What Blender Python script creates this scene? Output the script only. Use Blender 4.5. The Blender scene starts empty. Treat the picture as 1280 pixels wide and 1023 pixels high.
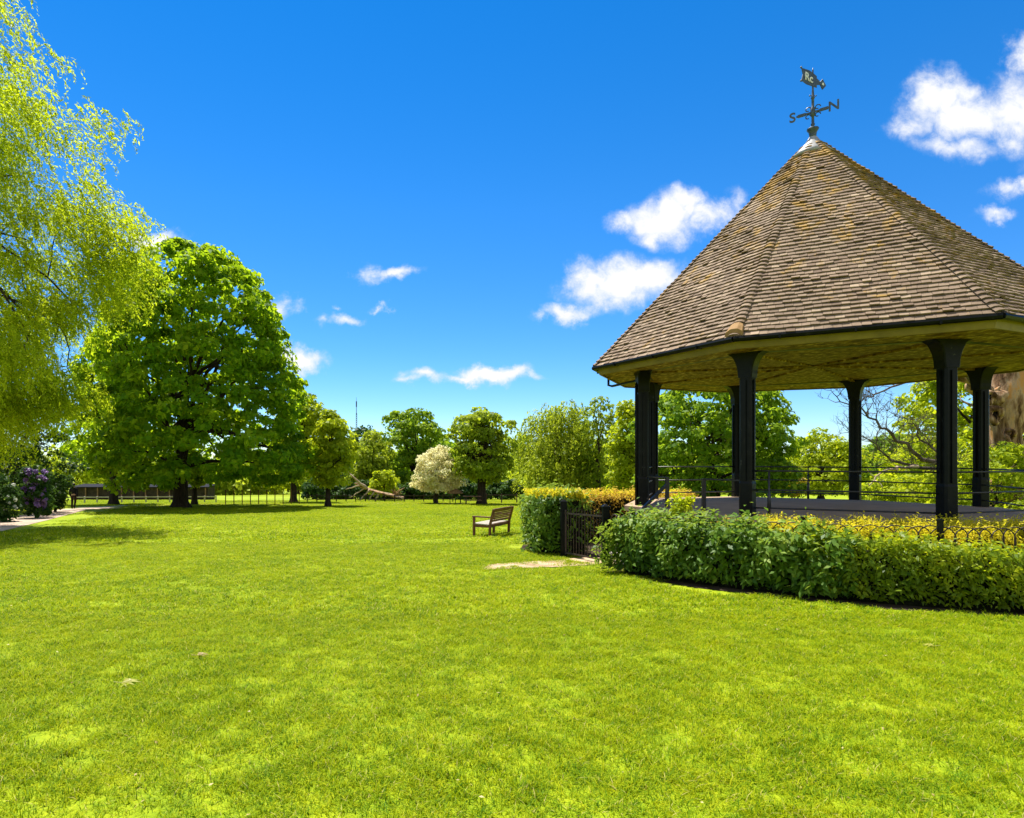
import bpy, math, random
import numpy as np
from mathutils import Vector, Matrix

# ------------------------------------------------------------------ basics
sc = bpy.context.scene
COL = sc.collection
F, PX, YH, EYE = 799.0, 548.0, 572.3, 1.6
SLOPE = 0.0438
rng = np.random.default_rng(7)
random.seed(7)
rad = math.radians


def gz(x, y):
    """height of the gently falling lawn"""
    y = np.asarray(y, dtype=float)
    a = np.clip(y, -40, 150)
    t = np.clip((y - 150) / 60, 0, 1)
    return -SLOPE * a - SLOPE * 30 * (1 - (1 - t) ** 2)


def G(px, py):
    """survey helper: lawn point seen at a photo pixel"""
    d = EYE * F / (py - YH - SLOPE * F)
    return Vector(((px - PX) / F * d, d, -SLOPE * d))


def W(px, py, d):
    return Vector(((px - PX) / F * d, d, EYE - (py - YH) / F * d))


def gp(x, y, dz=0.0):
    return Vector((x, y, float(gz(x, y)) + dz))


# ------------------------------------------------------------------ objects
def tag(o, label=None, cat=None, group=None, kind=None):
    if label: o['label'] = label
    if cat: o['category'] = cat
    if group: o['group'] = group
    if kind: o['kind'] = kind
    return o


def empty(name, loc, rotz=0.0):
    o = bpy.data.objects.new(name, None)
    o.empty_display_size = 0.2
    o.location = loc
    o.rotation_euler = (0, 0, rotz)
    COL.objects.link(o)
    return o


class MB:
    """collects boxes, tubes and lofts in world (or local) coordinates"""
    def __init__(s):
        s.v = []; s.f = []; s.t = []

    def add(s, vs, fs, tint=0.5):
        k = len(s.v)
        s.v += [tuple(v) for v in vs]
        s.f += [tuple(i + k for i in f) for f in fs]
        s.t += [tint] * len(fs)

    def box(s, c, size, ax=None, ay=None, az=None, tint=0.5, taper=1.0):
        c = Vector(c)
        ax = Vector(ax or (1, 0, 0)); ay = Vector(ay or (0, 1, 0)); az = Vector(az or (0, 0, 1))
        hx, hy, hz = size[0] / 2, size[1] / 2, size[2] / 2
        vs = []
        for k in (-1, 1):
            q = taper if k > 0 else 1.0
            for (i, j) in ((-1, -1), (1, -1), (1, 1), (-1, 1)):
                vs.append(c + ax * (i * hx * q) + ay * (j * hy * q) + az * (k * hz))
        s.add(vs, [(3, 2, 1, 0), (4, 5, 6, 7), (0, 1, 5, 4), (1, 2, 6, 5), (2, 3, 7, 6), (3, 0, 4, 7)], tint)

    def bar(s, a, b, w, h=None, up=(0, 0, 1), tint=0.5):
        a = Vector(a); b = Vector(b); h = h or w
        x = (b - a); L = x.length; x.normalize()
        y = Vector(up).cross(x)
        if y.length < 1e-4: y = Vector((0, 1, 0)).cross(x)
        y.normalize(); z = x.cross(y)
        s.box((a + b) / 2, (L, w, h), x, y, z, tint)

    def tube(s, pts, radii, n=8, cap=True, tint=0.5, wob=0.0):
        pts = [Vector(p) for p in pts]
        if not hasattr(radii, '__len__'): radii = [radii] * len(pts)
        vs = []; fs = []
        ref = None
        for i, p in enumerate(pts):
            t = (pts[min(i + 1, len(pts) - 1)] - pts[max(i - 1, 0)])
            if t.length < 1e-9: t = Vector((0, 0, 1))
            t.normalize()
            if ref is None:
                ref = Vector((1, 0, 0)) if abs(t.x) < .8 else Vector((0, 1, 0))
            u = ref - t * ref.dot(t); u.normalize(); ref = u
            w = t.cross(u)
            for k in range(n):
                a = 2 * math.pi * k / n
                r = radii[i] * (1 + (random.uniform(-wob, wob) if wob else 0))
                vs.append(p + u * (math.cos(a) * r) + w * (math.sin(a) * r))
        for i in range(len(pts) - 1):
            for k in range(n):
                k2 = (k + 1) % n
                fs.append((i * n + k, i * n + k2, (i + 1) * n + k2, (i + 1) * n + k))
        if cap:
            fs.append(tuple(reversed(range(n))))
            fs.append(tuple((len(pts) - 1) * n + k for k in range(n)))
        s.add(vs, fs, tint)

    def loft(s, rings, cap=True, tint=0.5):
        n = len(rings[0]); vs = [v for r in rings for v in r]; fs = []
        for i in range(len(rings) - 1):
            for k in range(n):
                k2 = (k + 1) % n
                fs.append((i * n + k, i * n + k2, (i + 1) * n + k2, (i + 1) * n + k))
        if cap:
            fs.append(tuple(reversed(range(n))))
            fs.append(tuple((len(rings) - 1) * n + k for k in range(n)))
        s.add(vs, fs, tint)

    def build(s, name, mat, parent=None, origin=None, smooth=False, bevel=0.0):
        me = bpy.data.meshes.new(name)
        off = Vector(origin) if origin is not None else Vector((0, 0, 0))
        me.from_pydata([tuple(Vector(v) - off) for v in s.v], [], s.f)
        at = me.attributes.new('tint', 'FLOAT', 'FACE')
        at.data.foreach_set('value', np.array(s.t, dtype=np.float32))
        me.materials.append(mat)
        if smooth:
            me.polygons.foreach_set('use_smooth', [True] * len(me.polygons))
        me.update()
        o = bpy.data.objects.new(name, me)
        COL.objects.link(o)
        if parent is not None: o.parent = parent
        elif origin is not None: o.location = off
        if bevel:
            m = o.modifiers.new('bevel', 'BEVEL'); m.width = bevel; m.segments = 2; m.limit_method = 'ANGLE'
        return o


def quad_mesh(name, V, tint, mat, parent=None, k=4):
    """V: (n*k,3) array, one face for each k verts"""
    n = len(V) // k
    me = bpy.data.meshes.new(name)
    me.vertices.add(len(V))
    me.vertices.foreach_set('co', np.ascontiguousarray(V, dtype=np.float32).ravel())
    me.loops.add(n * k)
    me.loops.foreach_set('vertex_index', np.arange(n * k, dtype=np.int32))
    me.polygons.add(n)
    me.polygons.foreach_set('loop_start', np.arange(0, n * k, k, dtype=np.int32))
    me.update(calc_edges=True)
    at = me.attributes.new('tint', 'FLOAT', 'FACE')
    at.data.foreach_set('value', np.ascontiguousarray(tint, dtype=np.float32))
    me.materials.append(mat)
    o = bpy.data.objects.new(name, me)
    COL.objects.link(o)
    if parent is not None: o.parent = parent
    return o


def norm(a):
    return a / np.maximum(np.linalg.norm(a, axis=-1, keepdims=True), 1e-9)


def leaf_quads(pos, nrm, axis, L, Wd, fold=0.12):
    axis = norm(axis - nrm * (axis * nrm).sum(1, keepdims=True))
    side = np.cross(nrm, axis)
    L = L[:, None]; Wd = Wd[:, None]
    b = pos - axis * L * .5
    t = pos + axis * L * .5 - nrm * L * .06
    m = pos - axis * L * .06 + nrm * Wd * fold
    V = np.stack([b, m + side * Wd * .5, t, m - side * Wd * .5], 1)
    return V.reshape(-1, 3)


# ------------------------------------------------------------------ materials
def mat_new(name):
    m = bpy.data.materials.new(name); m.use_nodes = True
    nt = m.node_tree; nt.nodes.clear()
    out = nt.nodes.new('ShaderNodeOutputMaterial')
    return m, nt, out


def N(nt, t, **kw):
    n = nt.nodes.new(t)
    for k, v in kw.items(): setattr(n, k, v)
    return n


def noise(nt, scale, detail=4, rough=.55, coord=None, dist=0.0):
    n = N(nt, 'ShaderNodeTexNoise')
    n.inputs['Scale'].default_value = scale
    n.inputs['Detail'].default_value = detail
    n.inputs['Roughness'].default_value = rough
    n.inputs['Distortion'].default_value = dist
    if coord is not None: nt.links.new(coord, n.inputs['Vector'])
    return n.outputs['Fac']


def ramp(nt, fac, stops):
    r = N(nt, 'ShaderNodeValToRGB')
    while len(r.color_ramp.elements) < len(stops): r.color_ramp.elements.new(.5)
    for e, (p, c) in zip(r.color_ramp.elements, stops):
        e.position = p; e.color = (*c, 1)
    nt.links.new(fac, r.inputs['Fac'])
    return r.outputs['Color']


def mixc(nt, fac, a, b, blend='MIX'):
    m = N(nt, 'ShaderNodeMix'); m.data_type = 'RGBA'; m.blend_type = blend
    for s, v in ((0, fac), (6, a), (7, b)):
        if isinstance(v, (int, float)): m.inputs[s].default_value = v
        elif isinstance(v, tuple): m.inputs[s].default_value = (*v, 1)
        else: nt.links.new(v, m.inputs[s])
    return m.outputs[2]


def mathn(nt, op, a, b=None, c=None, clamp=False):
    m = N(nt, 'ShaderNodeMath'); m.operation = op; m.use_clamp = clamp
    for i, v in enumerate((a, b, c)):
        if v is None: continue
        if isinstance(v, (int, float)): m.inputs[i].default_value = v
        else: nt.links.new(v, m.inputs[i])
    return m.outputs[0]


def worldpos(nt):
    return N(nt, 'ShaderNodeNewGeometry').outputs['Position']


def objpos(nt):
    return N(nt, 'ShaderNodeTexCoord').outputs['Object']


def tint_of(nt):
    a = N(nt, 'ShaderNodeAttribute'); a.attribute_name = 'tint'
    return a.outputs['Fac']


def bump(nt, h, strength=.5, dist=.02):
    b = N(nt, 'ShaderNodeBump')
    b.inputs['Strength'].default_value = strength
    b.inputs['Distance'].default_value = dist
    nt.links.new(h, b.inputs['Height'])
    return b.outputs['Normal']


def leaf_mat(name, dark, mid, light, transl=.4, rough=.5, spec=.3, tcol=None, nscale=.35):
    m, nt, out = mat_new(name)
    t = tint_of(nt)
    pn = noise(nt, nscale, 3, .6, worldpos(nt))
    f = mathn(nt, 'ADD', mathn(nt, 'MULTIPLY', t, .75), mathn(nt, 'MULTIPLY', mathn(nt, 'SUBTRACT', pn, .38), .9), clamp=True)
    c = ramp(nt, f, [(0.05, dark), (.5, mid), (.95, light)])
    p = N(nt, 'ShaderNodeBsdfPrincipled')
    nt.links.new(c, p.inputs['Base Color'])
    p.inputs['Roughness'].default_value = rough
    p.inputs['Specular IOR Level'].default_value = spec
    tr = N(nt, 'ShaderNodeBsdfTranslucent')
    tc = mixc(nt, .55, c, tcol or tuple(min(1, v * 1.5) for v in light))
    nt.links.new(tc, tr.inputs['Color'])
    mx = N(nt, 'ShaderNodeMixShader'); mx.inputs[0].default_value = transl
    nt.links.new(p.outputs[0], mx.inputs[1]); nt.links.new(tr.outputs[0], mx.inputs[2])
    nt.links.new(mx.outputs[0], out.inputs['Surface'])
    return m


def std_mat(name, stops, scale=6., detail=6, rough=.7, spec=.3, bump_s=.4, bump_d=.01, metal=0., stretch=None, tintmix=0.):
    m, nt, out = mat_new(name)
    co = objpos(nt)
    if stretch:
        mp = N(nt, 'ShaderNodeMapping'); mp.inputs['Scale'].default_value = stretch
        nt.links.new(co, mp.inputs['Vector']); co = mp.outputs[0]
    n = noise(nt, scale, detail, .6, co)
    if tintmix:
        f = mathn(nt, 'ADD', mathn(nt, 'MULTIPLY', tint_of(nt), tintmix), mathn(nt, 'MULTIPLY', n, 1 - tintmix))
    else: f = n
    c = ramp(nt, f, stops)
    p = N(nt, 'ShaderNodeBsdfPrincipled')
    nt.links.new(c, p.inputs['Base Color'])
    p.inputs['Roughness'].default_value = rough
    p.inputs['Specular IOR Level'].default_value = spec
    p.inputs['Metallic'].default_value = metal
    if bump_s:
        n2 = noise(nt, scale * 2.3, detail, .65, co)
        nt.links.new(bump(nt, n2, bump_s, bump_d), p.inputs['Normal'])
    nt.links.new(p.outputs[0], out.inputs['Surface'])
    return m


M = {}
M['chestnut'] = leaf_mat('chestnut_leaf', (.035, .13, .004), (.13, .285, .006), (.38, .48, .010), .64, spec=.1)
M['lime'] = leaf_mat('lime_leaf', (.055, .14, .006), (.15, .27, .010), (.28, .37, .014), .55, spec=.12)
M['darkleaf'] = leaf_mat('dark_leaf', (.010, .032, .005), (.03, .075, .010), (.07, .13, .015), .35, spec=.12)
M['bright'] = leaf_mat('bright_leaf', (.14, .22, .006), (.31, .39, .009), (.46, .50, .012), .55, spec=.12)
M['olive'] = leaf_mat('olive_leaf', (.08, .14, .008), (.20, .28, .012), (.34, .40, .016), .55, spec=.12)
M['willow'] = leaf_mat('willow_leaf', (.10, .145, .005), (.28, .365, .008), (.48, .54, .014), .64, spec=.06)
M['farwillow'] = leaf_mat('far_willow_leaf', (.13, .19, .012), (.25, .32, .015), (.37, .42, .02), .55, spec=.1)
M['blossom'] = leaf_mat('cream_blossom', (.58, .53, .25), (.8, .75, .44), (.85, .82, .56), .5, spec=.03, tcol=(.88, .82, .4))
M['laurel'] = leaf_mat('laurel_leaf', (.016, .065, .004), (.10, .20, .008), (.33, .41, .04), .38, rough=.5, spec=.2, nscale=1.2)
M['privet'] = leaf_mat('privet_leaf', (.04, .105, .004), (.19, .275, .005), (.44, .47, .010), .5, rough=.45, spec=.2, nscale=1.5)
M['golden'] = leaf_mat('golden_leaf', (.34, .30, .010), (.60, .50, .015), (.74, .62, .03), .5, spec=.12, nscale=1.6)
M['copper'] = leaf_mat('copper_leaf', (.22, .11, .015), (.46, .26, .035), (.6, .45, .05), .45, spec=.1, nscale=1.4)
M['yellowbush'] = leaf_mat('yellow_bush_leaf', (.25, .2, .01), (.42, .34, .015), (.55, .45, .02), .4)
M['purple'] = leaf_mat('purple_flower', (.10, .05, .17), (.2, .11, .32), (.34, .2, .46), .3, tcol=(.35, .2, .5))
M['whiteflower'] = leaf_mat('white_flower', (.4, .42, .35), (.6, .62, .5), (.75, .75, .66), .3, tcol=(.7, .7, .6))
M['bark'] = std_mat('bark', [(.3, (.016, .012, .008)), (.6, (.05, .037, .024)), (.8, (.09, .07, .045))], 3, 8, .9, .1, .9, .05, stretch=(3, 3, .6))
M['deadwood'] = std_mat('deadwood', [(.36, (.05, .024, .008)), (.46, (.20, .115, .055)), (.56, (.38, .26, .155)), (.64, (.46, .23, .075))], 2.4, 6, .85, .15, .8, .08, stretch=(1.6, 1.6, .28))
M['greybranch'] = std_mat('grey_branch', [(.3, (.05, .038, .028)), (.7, (.13, .105, .08))], 4, 6, .9, .1, .4, .01)
M['palebranch'] = std_mat('pale_branch', [(.3, (.25, .18, .11)), (.7, (.5, .39, .27))], 4, 6, .9, .1, .4, .01)
M['black'] = std_mat('black_paint', [(.35, (.003, .004, .0035)), (.66, (.007, .008, .0075)), (.74, (.07, .07, .06))], 9, 10, .38, .12, .3, .005)
M['iron'] = std_mat('black_iron', [(.3, (.010, .011, .011)), (.7, (.03, .028, .026))], 20, 5, .4, .5, .2, .002)
M['rustiron'] = std_mat('rusty_iron', [(.3, (.015, .012, .011)), (.55, (.045, .030, .021)), (.75, (.11, .08, .06))], 14, 6, .6, .35, .3, .003)
M['vane'] = std_mat('vane_metal', [(.3, (.02, .035, .05)), (.65, (.06, .085, .10)), (.8, (.16, .19, .2))], 18, 5, .45, .5, .2, .002, metal=.3)
M['letter'] = std_mat('vane_letter', [(.3, (.5, .5, .48)), (.7, (.68, .68, .65))], 20, 3, .4, .5, 0)
M['lead'] = std_mat('lead', [(.3, (.2, .2, .2)), (.7, (.36, .355, .34))], 6, 6, .55, .4, .3, .01)
M['soffit'] = std_mat('soffit_paint', [(.38, (.06, .032, .004)), (.49, (.19, .112, .012)), (.57, (.27, .175, .022)), (.65, (.55, .42, .13))], 7.5, 12, .6, .15, .5, .02, stretch=(1.3, .8, 1))
M['fascia'] = std_mat('fascia_paint', [(.3, (.12, .085, .010)), (.7, (.22, .16, .022))], 2.5, 6, .55, .35, .2, .004)
M['deck'] = std_mat('deck_asphalt', [(.3, (.29, .20, .115)), (.7, (.40, .285, .175))], 2.0, 9, .8, .25, .25, .004)
M['plinth'] = std_mat('plinth_render', [(.3, (.16, .135, .12)), (.7, (.28, .25, .22))], 3, 8, .85, .2, .4, .01)
M['step'] = std_mat('step_concrete', [(.3, (.3, .27, .23)), (.7, (.45, .41, .36))], 4, 8, .85, .2, .3, .005)
M['gravel'] = std_mat('path_gravel', [(.3, (.30, .21, .15)), (.5, (.40, .30, .22)), (.7, (.50, .39, .30))], .9, 12, .9, .15, .5, .01)
M['slab'] = std_mat('slab_concrete', [(.3, (.24, .16, .09)), (.5, (.38, .27, .16)), (.68, (.48, .37, .24))], 1.8, 10, .9, .15, .5, .01)
M['soil'] = std_mat('soil', [(.3, (.025, .018, .010)), (.7, (.075, .055, .033))], 3, 10, .95, .1, .9, .04)
M['benchwood'] = std_mat('bench_wood', [(.3, (.06, .022, .008)), (.55, (.13, .052, .018)), (.8, (.2, .10, .045))], 5, 8, .6, .3, .4, .004, stretch=(1, 1, 1))
M['fencewood'] = std_mat('fence_wood', [(.3, (.3, .26, .2)), (.7, (.5, .45, .37))], 3, 6, .85, .2, .3, .005)
M['darkwood'] = std_mat('dark_wood', [(.3, (.02, .015, .01)), (.7, (.06, .045, .03))], 3, 6, .85, .2, .3, .005)
M['roofbrown'] = std_mat('thatch_brown', [(.3, (.13, .075, .04)), (.7, (.26, .16, .09))], 6, 8, .9, .1, .6, .03)
M['cloth'] = std_mat('dark_cloth', [(.3, (.008, .008, .010)), (.7, (.02, .02, .024))], 12, 4, .9, .1, .2, .004)
M['trouser'] = std_mat('brown_trousers', [(.3, (.02, .012, .010)), (.7, (.04, .024, .018))], 12, 4, .9, .1, .2, .004)
M['skin'] = std_mat('skin', [(.3, (.35, .2, .14)), (.7, (.42, .26, .19))], 8, 3, .6, .3, 0)
M['hair'] = std_mat('dark_hair', [(.3, (.012, .009, .007)), (.7, (.03, .022, .016))], 30, 3, .6, .3, .2, .003)
M['dryleaf'] = leaf_mat('dry_leaf', (.2, .13, .04), (.38, .28, .10), (.58, .48, .26), .2)
M['dryleafgreen'] = leaf_mat('wilted_leaf', (.16, .18, .012), (.30, .30, .03), (.42, .38, .07), .3)
M['core'] = std_mat('hedge_twigs', [(.35, (.006, .008, .004)), (.6, (.02, .022, .009)), (.8, (.05, .038, .022))], 9, 8, .95, .05, 1.0, .06)


def tile_mat():
    m, nt, out = mat_new('clay_tile')
    t = tint_of(nt); wp = worldpos(nt)
    n1 = noise(nt, .8, 6, .6, wp); n2 = noise(nt, 14, 6, .7, wp)
    f = mathn(nt, 'ADD', mathn(nt, 'MULTIPLY', t, .62), mathn(nt, 'MULTIPLY', n2, .4), clamp=True)
    c = ramp(nt, f, [(.08, (.085, .052, .030)), (.32, (.165, .112, .072)), (.60, (.25, .178, .116)), (.84, (.36, .268, .178)), (.97, (.54, .44, .32))])
    c = mixc(nt, ramp(nt, n1, [(.42, (0, 0, 0)), (.62, (.45,) * 3)]), c, (.13, .092, .058))
    # ochre lichen, mostly towards the top of the roof
    sx = N(nt, 'ShaderNodeSeparateXYZ'); nt.links.new(wp, sx.inputs[0])
    hi = mathn(nt, 'MULTIPLY', mathn(nt, 'SUBTRACT', sx.outputs[2], 4.2), .13, clamp=True)
    n3 = noise(nt, 2.6, 7, .68, wp, .6)
    lf = ramp(nt, mathn(nt, 'ADD', n3, mathn(nt, 'MULTIPLY', hi, .24)), [(.60, (0, 0, 0)), (.72, (.85,) * 3)])
    c = mixc(nt, lf, c, (.33, .19, .022))
    p = N(nt, 'ShaderNodeBsdfPrincipled'); nt.links.new(c, p.inputs['Base Color'])
    p.inputs['Roughness'].default_value = .85; p.inputs['Specular IOR Level'].default_value = .2
    nt.links.new(bump(nt, n2, .6, .012), p.inputs['Normal'])
    nt.links.new(p.outputs[0], out.inputs['Surface'])
    return m


M['tile'] = tile_mat()

GR_D, GR_M, GR_L = (.055, .15, .002), (.24, .335, .002), (.41, .435, .006)


def grass_color(nt, t):
    wp = worldpos(nt)
    big = noise(nt, .16, 4, .55, wp); mid = noise(nt, .95, 5, .6, wp, .4); sm = noise(nt, 5.5, 4, .6, wp)
    f = mathn(nt, 'MULTIPLY', mathn(nt, 'SUBTRACT', big, .5), .6)
    f = mathn(nt, 'ADD', f, mathn(nt, 'MULTIPLY', mathn(nt, 'SUBTRACT', mid, .5), .42))
    f = mathn(nt, 'ADD', f, mathn(nt, 'MULTIPLY', mathn(nt, 'SUBTRACT', sm, .5), .9))
    f = mathn(nt, 'ADD', f, mathn(nt, 'ADD', mathn(nt, 'MULTIPLY', t, 1.0), .03), clamp=True)
    return ramp(nt, f, [(.08, GR_D), (.46, GR_M), (.92, GR_L)])


def grass_mat():
    m, nt, out = mat_new('grass_blade')
    c = grass_color(nt, tint_of(nt))
    # a few straw blades
    c = mixc(nt, ramp(nt, tint_of(nt), [(.955, (0, 0, 0)), (.975, (.8,) * 3)]), c, (.55, .46, .16))
    p = N(nt, 'ShaderNodeBsdfPrincipled'); nt.links.new(c, p.inputs['Base Color'])
    p.inputs['Roughness'].default_value = .6; p.inputs['Specular IOR Level'].default_value = .08
    tr = N(nt, 'ShaderNodeBsdfTranslucent'); nt.links.new(mixc(nt, .4, c, (.55, .6, .010)), tr.inputs['Color'])
    mx = N(nt, 'ShaderNodeMixShader'); mx.inputs[0].default_value = .42
    nt.links.new(p.outputs[0], mx.inputs[1]); nt.links.new(tr.outputs[0], mx.inputs[2])
    nt.links.new(mx.outputs[0], out.inputs['Surface'])
    return m


def lawn_mat():
    m, nt, out = mat_new('lawn')
    wp = worldpos(nt)
    fine = noise(nt, 38, 5, .7, wp)
    c = mixc(nt, .28, grass_color(nt, fine), (.10, .11, .012))
    mp = N(nt, 'ShaderNodeMapping'); mp.inputs['Scale'].default_value = (1, .35, 1); nt.links.new(wp, mp.inputs[0])
    tuft = noise(nt, 9, 6, .65, mp.outputs[0])
    p = N(nt, 'ShaderNodeBsdfPrincipled'); nt.links.new(c, p.inputs['Base Color'])
    p.inputs['Roughness'].default_value = .8; p.inputs['Specular IOR Level'].default_value = .1
    nt.links.new(bump(nt, tuft, .8, .05), p.inputs['Normal'])
    nt.links.new(p.outputs[0], out.inputs['Surface'])
    return m


M['grass'] = grass_mat(); M['lawn'] = lawn_mat()

# ------------------------------------------------------------------ camera, sun, sky
cam = bpy.data.cameras.new('camera'); co = bpy.data.objects.new('camera', cam); COL.objects.link(co)
co.location = (0, 0, EYE); co.rotation_euler = (rad(90), 0, 0)
cam.sensor_width = 36; cam.lens = 36 * F / 1280
cam.shift_x = (640 - PX) / 1280; cam.shift_y = (YH - 511.5) / 1280
cam.clip_start = .05; cam.clip_end = 6000
sc.camera = co

SUN_EL, SUN_AZ = rad(65), rad(-29)      # azimuth measured from +Y towards +X
sdir = Vector((math.sin(SUN_AZ) * math.cos(SUN_EL), math.cos(SUN_AZ) * math.cos(SUN_EL), math.sin(SUN_EL)))
sl = bpy.data.lights.new('sun', 'SUN'); sl.energy = 4.8; sl.angle = rad(.5); sl.color = (1, .95, .86)
so = bpy.data.objects.new('sun', sl); COL.objects.link(so)
so.rotation_euler = (-sdir).to_track_quat('-Z', 'Y').to_euler(); so.location = (0, 0, 40)

wd = bpy.data.worlds.new('World'); sc.world = wd; wd.use_nodes = True
nt = wd.node_tree; nt.nodes.clear()
wout = N(nt, 'ShaderNodeOutputWorld'); bg = N(nt, 'ShaderNodeBackground')
sky = N(nt, 'ShaderNodeTexSky'); sky.sky_type = 'NISHITA'; sky.sun_disc = False
sky.sun_elevation = SUN_EL; sky.sun_rotation = SUN_AZ; sky.air_density = 1.0; sky.dust_density = 0.0; sky.ozone_density = 3.0; sky.altitude = 1500
hs = N(nt, 'ShaderNodeHueSaturation'); hs.inputs['Saturation'].default_value = 1.37; hs.inputs['Value'].default_value = 1.0
nt.links.new(sky.outputs[0], hs.inputs['Color'])
tc = N(nt, 'ShaderNodeTexCoord'); sep = N(nt, 'ShaderNodeSeparateXYZ'); nt.links.new(tc.outputs['Generated'], sep.inputs[0])
yy = mathn(nt, 'MAXIMUM', sep.outputs[1], .02)
u = mathn(nt, 'DIVIDE', sep.outputs[0], yy); v = mathn(nt, 'DIVIDE', sep.outputs[2], yy)
cmb = N(nt, 'ShaderNodeCombineXYZ'); nt.links.new(u, cmb.inputs[0]); nt.links.new(v, cmb.inputs[1])
uv = cmb.outputs[0]
# ragged edges: push the lookup about with two noises
nz = N(nt, 'ShaderNodeTexNoise'); nz.inputs['Scale'].default_value = 9; nz.inputs['Detail'].default_value = 8; nz.inputs['Roughness'].default_value = .62
nt.links.new(uv, nz.inputs['Vector'])
off = N(nt, 'ShaderNodeVectorMath'); off.operation = 'MULTIPLY_ADD'
nt.links.new(nz.outputs['Color'], off.inputs[0]); off.inputs[1].default_value = (.14, .11, 0); off.inputs[2].default_value = (-.07, -.055, 0)
wv = N(nt, 'ShaderNodeVectorMath'); wv.operation = 'ADD'; nt.links.new(uv, wv.inputs[0]); nt.links.new(off.outputs[0], wv.inputs[1])
CL = [  # centre x, y, half width, half height (photo pixels), weight
    (830, 272, 62, 34, 1.0), (858, 262, 34, 24, 1.0), (890, 270, 40, 20, .75), (775, 272, 34, 18, .75), (815, 290, 40, 16, .7), (915, 258, 20, 26, .5),
    (780, 358, 74, 34, 1.05), (815, 352, 48, 30, 1.0), (735, 352, 34, 28, .85), (712, 385, 34, 14, .75), (675, 388, 18, 9, .5),
    (612, 472, 44, 15, 1.05), (585, 478, 36, 10, .8), (530, 474, 32, 11, .7), (508, 480, 18, 8, .5), (655, 476, 26, 7, .5),
    (496, 341, 30, 12, .75), (468, 338, 16, 14, .55), (432, 397, 22, 11, .65), (400, 394, 14, 10, .4), (472, 387, 10, 8, .55), (420, 378, 9, 5, .4),
    (375, 455, 32, 17, .95), (325, 392, 28, 20, .95), (198, 299, 34, 14, .95), (340, 384, 26, 20, .9),
    (1205, 136, 74, 36, .95), (1170, 120, 40, 34, .9), (1285, 130, 60, 46, 1.0), (1284, 72, 28, 34, .85), (1195, 180, 60, 20, .65), (1140, 160, 36, 22, .6), (1270, 172, 40, 26, .6),
    (1262, 240, 34, 16, .65), (1245, 272, 36, 12, .6), (1290, 236, 20, 14, .8),
    (1420, 200, 120, 60, 1), (1400, 400, 160, 40, 1), (-300, 300, 160, 60, 1), (-500, 120, 120, 50, 1),
]
acc = None
for (cx, cy, hw, hh, wgt) in CL:
    s1 = N(nt, 'ShaderNodeVectorMath'); s1.operation = 'SUBTRACT'
    nt.links.new(wv.outputs[0], s1.inputs[0]); s1.inputs[1].default_value = ((cx - PX) / F, (YH - cy) / F, 0)
    s2 = N(nt, 'ShaderNodeVectorMath'); s2.operation = 'MULTIPLY'
    nt.links.new(s1.outputs[0], s2.inputs[0]); s2.inputs[1].default_value = (F / (hw * 1.35), F / (hh * 1.35), 0)
    ln = N(nt, 'ShaderNodeVectorMath'); ln.operation = 'LENGTH'; nt.links.new(s2.outputs[0], ln.inputs[0])
    b = mathn(nt, 'MULTIPLY', mathn(nt, 'SUBTRACT', 1.0, ln.outputs['Value'], clamp=True), wgt)
    acc = b if acc is None else mathn(nt, 'MAXIMUM', acc, b)
n2 = noise(nt, 30, 9, .66, uv, .4)
den = mathn(nt, 'ADD', acc, mathn(nt, 'MULTIPLY', mathn(nt, 'SUBTRACT', n2, .5), mathn(nt, 'MULTIPLY', mathn(nt, 'MINIMUM', mathn(nt, 'MULTIPLY', acc, 3.0), 1.0), .8)))
mk = N(nt, 'ShaderNodeMapRange'); mk.interpolation_type = 'SMOOTHSTEP'
nt.links.new(den, mk.inputs['Value']); mk.inputs['From Min'].default_value = .06; mk.inputs['From Max'].default_value = .74
front = mathn(nt, 'GREATER_THAN', sep.outputs[1], .05)
mask = mathn(nt, 'MULTIPLY', mk.outputs[0], front)
CLOUD_V = 5.6
shade = ramp(nt, mathn(nt, 'ADD', mathn(nt, 'MULTIPLY', acc, .7), mathn(nt, 'MULTIPLY', n2, .5)),
             [(.3, (CLOUD_V * .66, CLOUD_V * .76, CLOUD_V * .95)), (.78, (CLOUD_V * 1.0, CLOUD_V * 1.0, CLOUD_V * 1.02))])
zen = ramp(nt, sep.outputs[2], [(0.0, (.66, .78, .95)), (.16, (.70, .84, 1.0)), (.36, (.88, .95, 1.03)), (.62, (.74, .98, 1.06))])
skyc = mixc(nt, 1.0, hs.outputs[0], zen, 'MULTIPLY')
wc = mixc(nt, mask, skyc, shade)
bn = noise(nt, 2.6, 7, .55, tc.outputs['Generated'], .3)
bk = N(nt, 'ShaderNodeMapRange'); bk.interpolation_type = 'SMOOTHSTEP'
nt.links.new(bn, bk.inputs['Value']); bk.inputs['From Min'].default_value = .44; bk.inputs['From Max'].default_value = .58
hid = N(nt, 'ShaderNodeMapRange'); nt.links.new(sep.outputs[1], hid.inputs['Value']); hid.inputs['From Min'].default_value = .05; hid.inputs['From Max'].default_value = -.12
wc = mixc(nt, mathn(nt, 'MULTIPLY', bk.outputs[0], hid.outputs[0]), wc, (CLOUD_V * 1.15, CLOUD_V * 1.12, CLOUD_V * 1.08))  # unseen bright clouds added behind the camera as white fill light
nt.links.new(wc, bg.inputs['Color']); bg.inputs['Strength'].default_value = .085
nt.links.new(bg.outputs[0], wout.inputs['Surface'])

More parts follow.
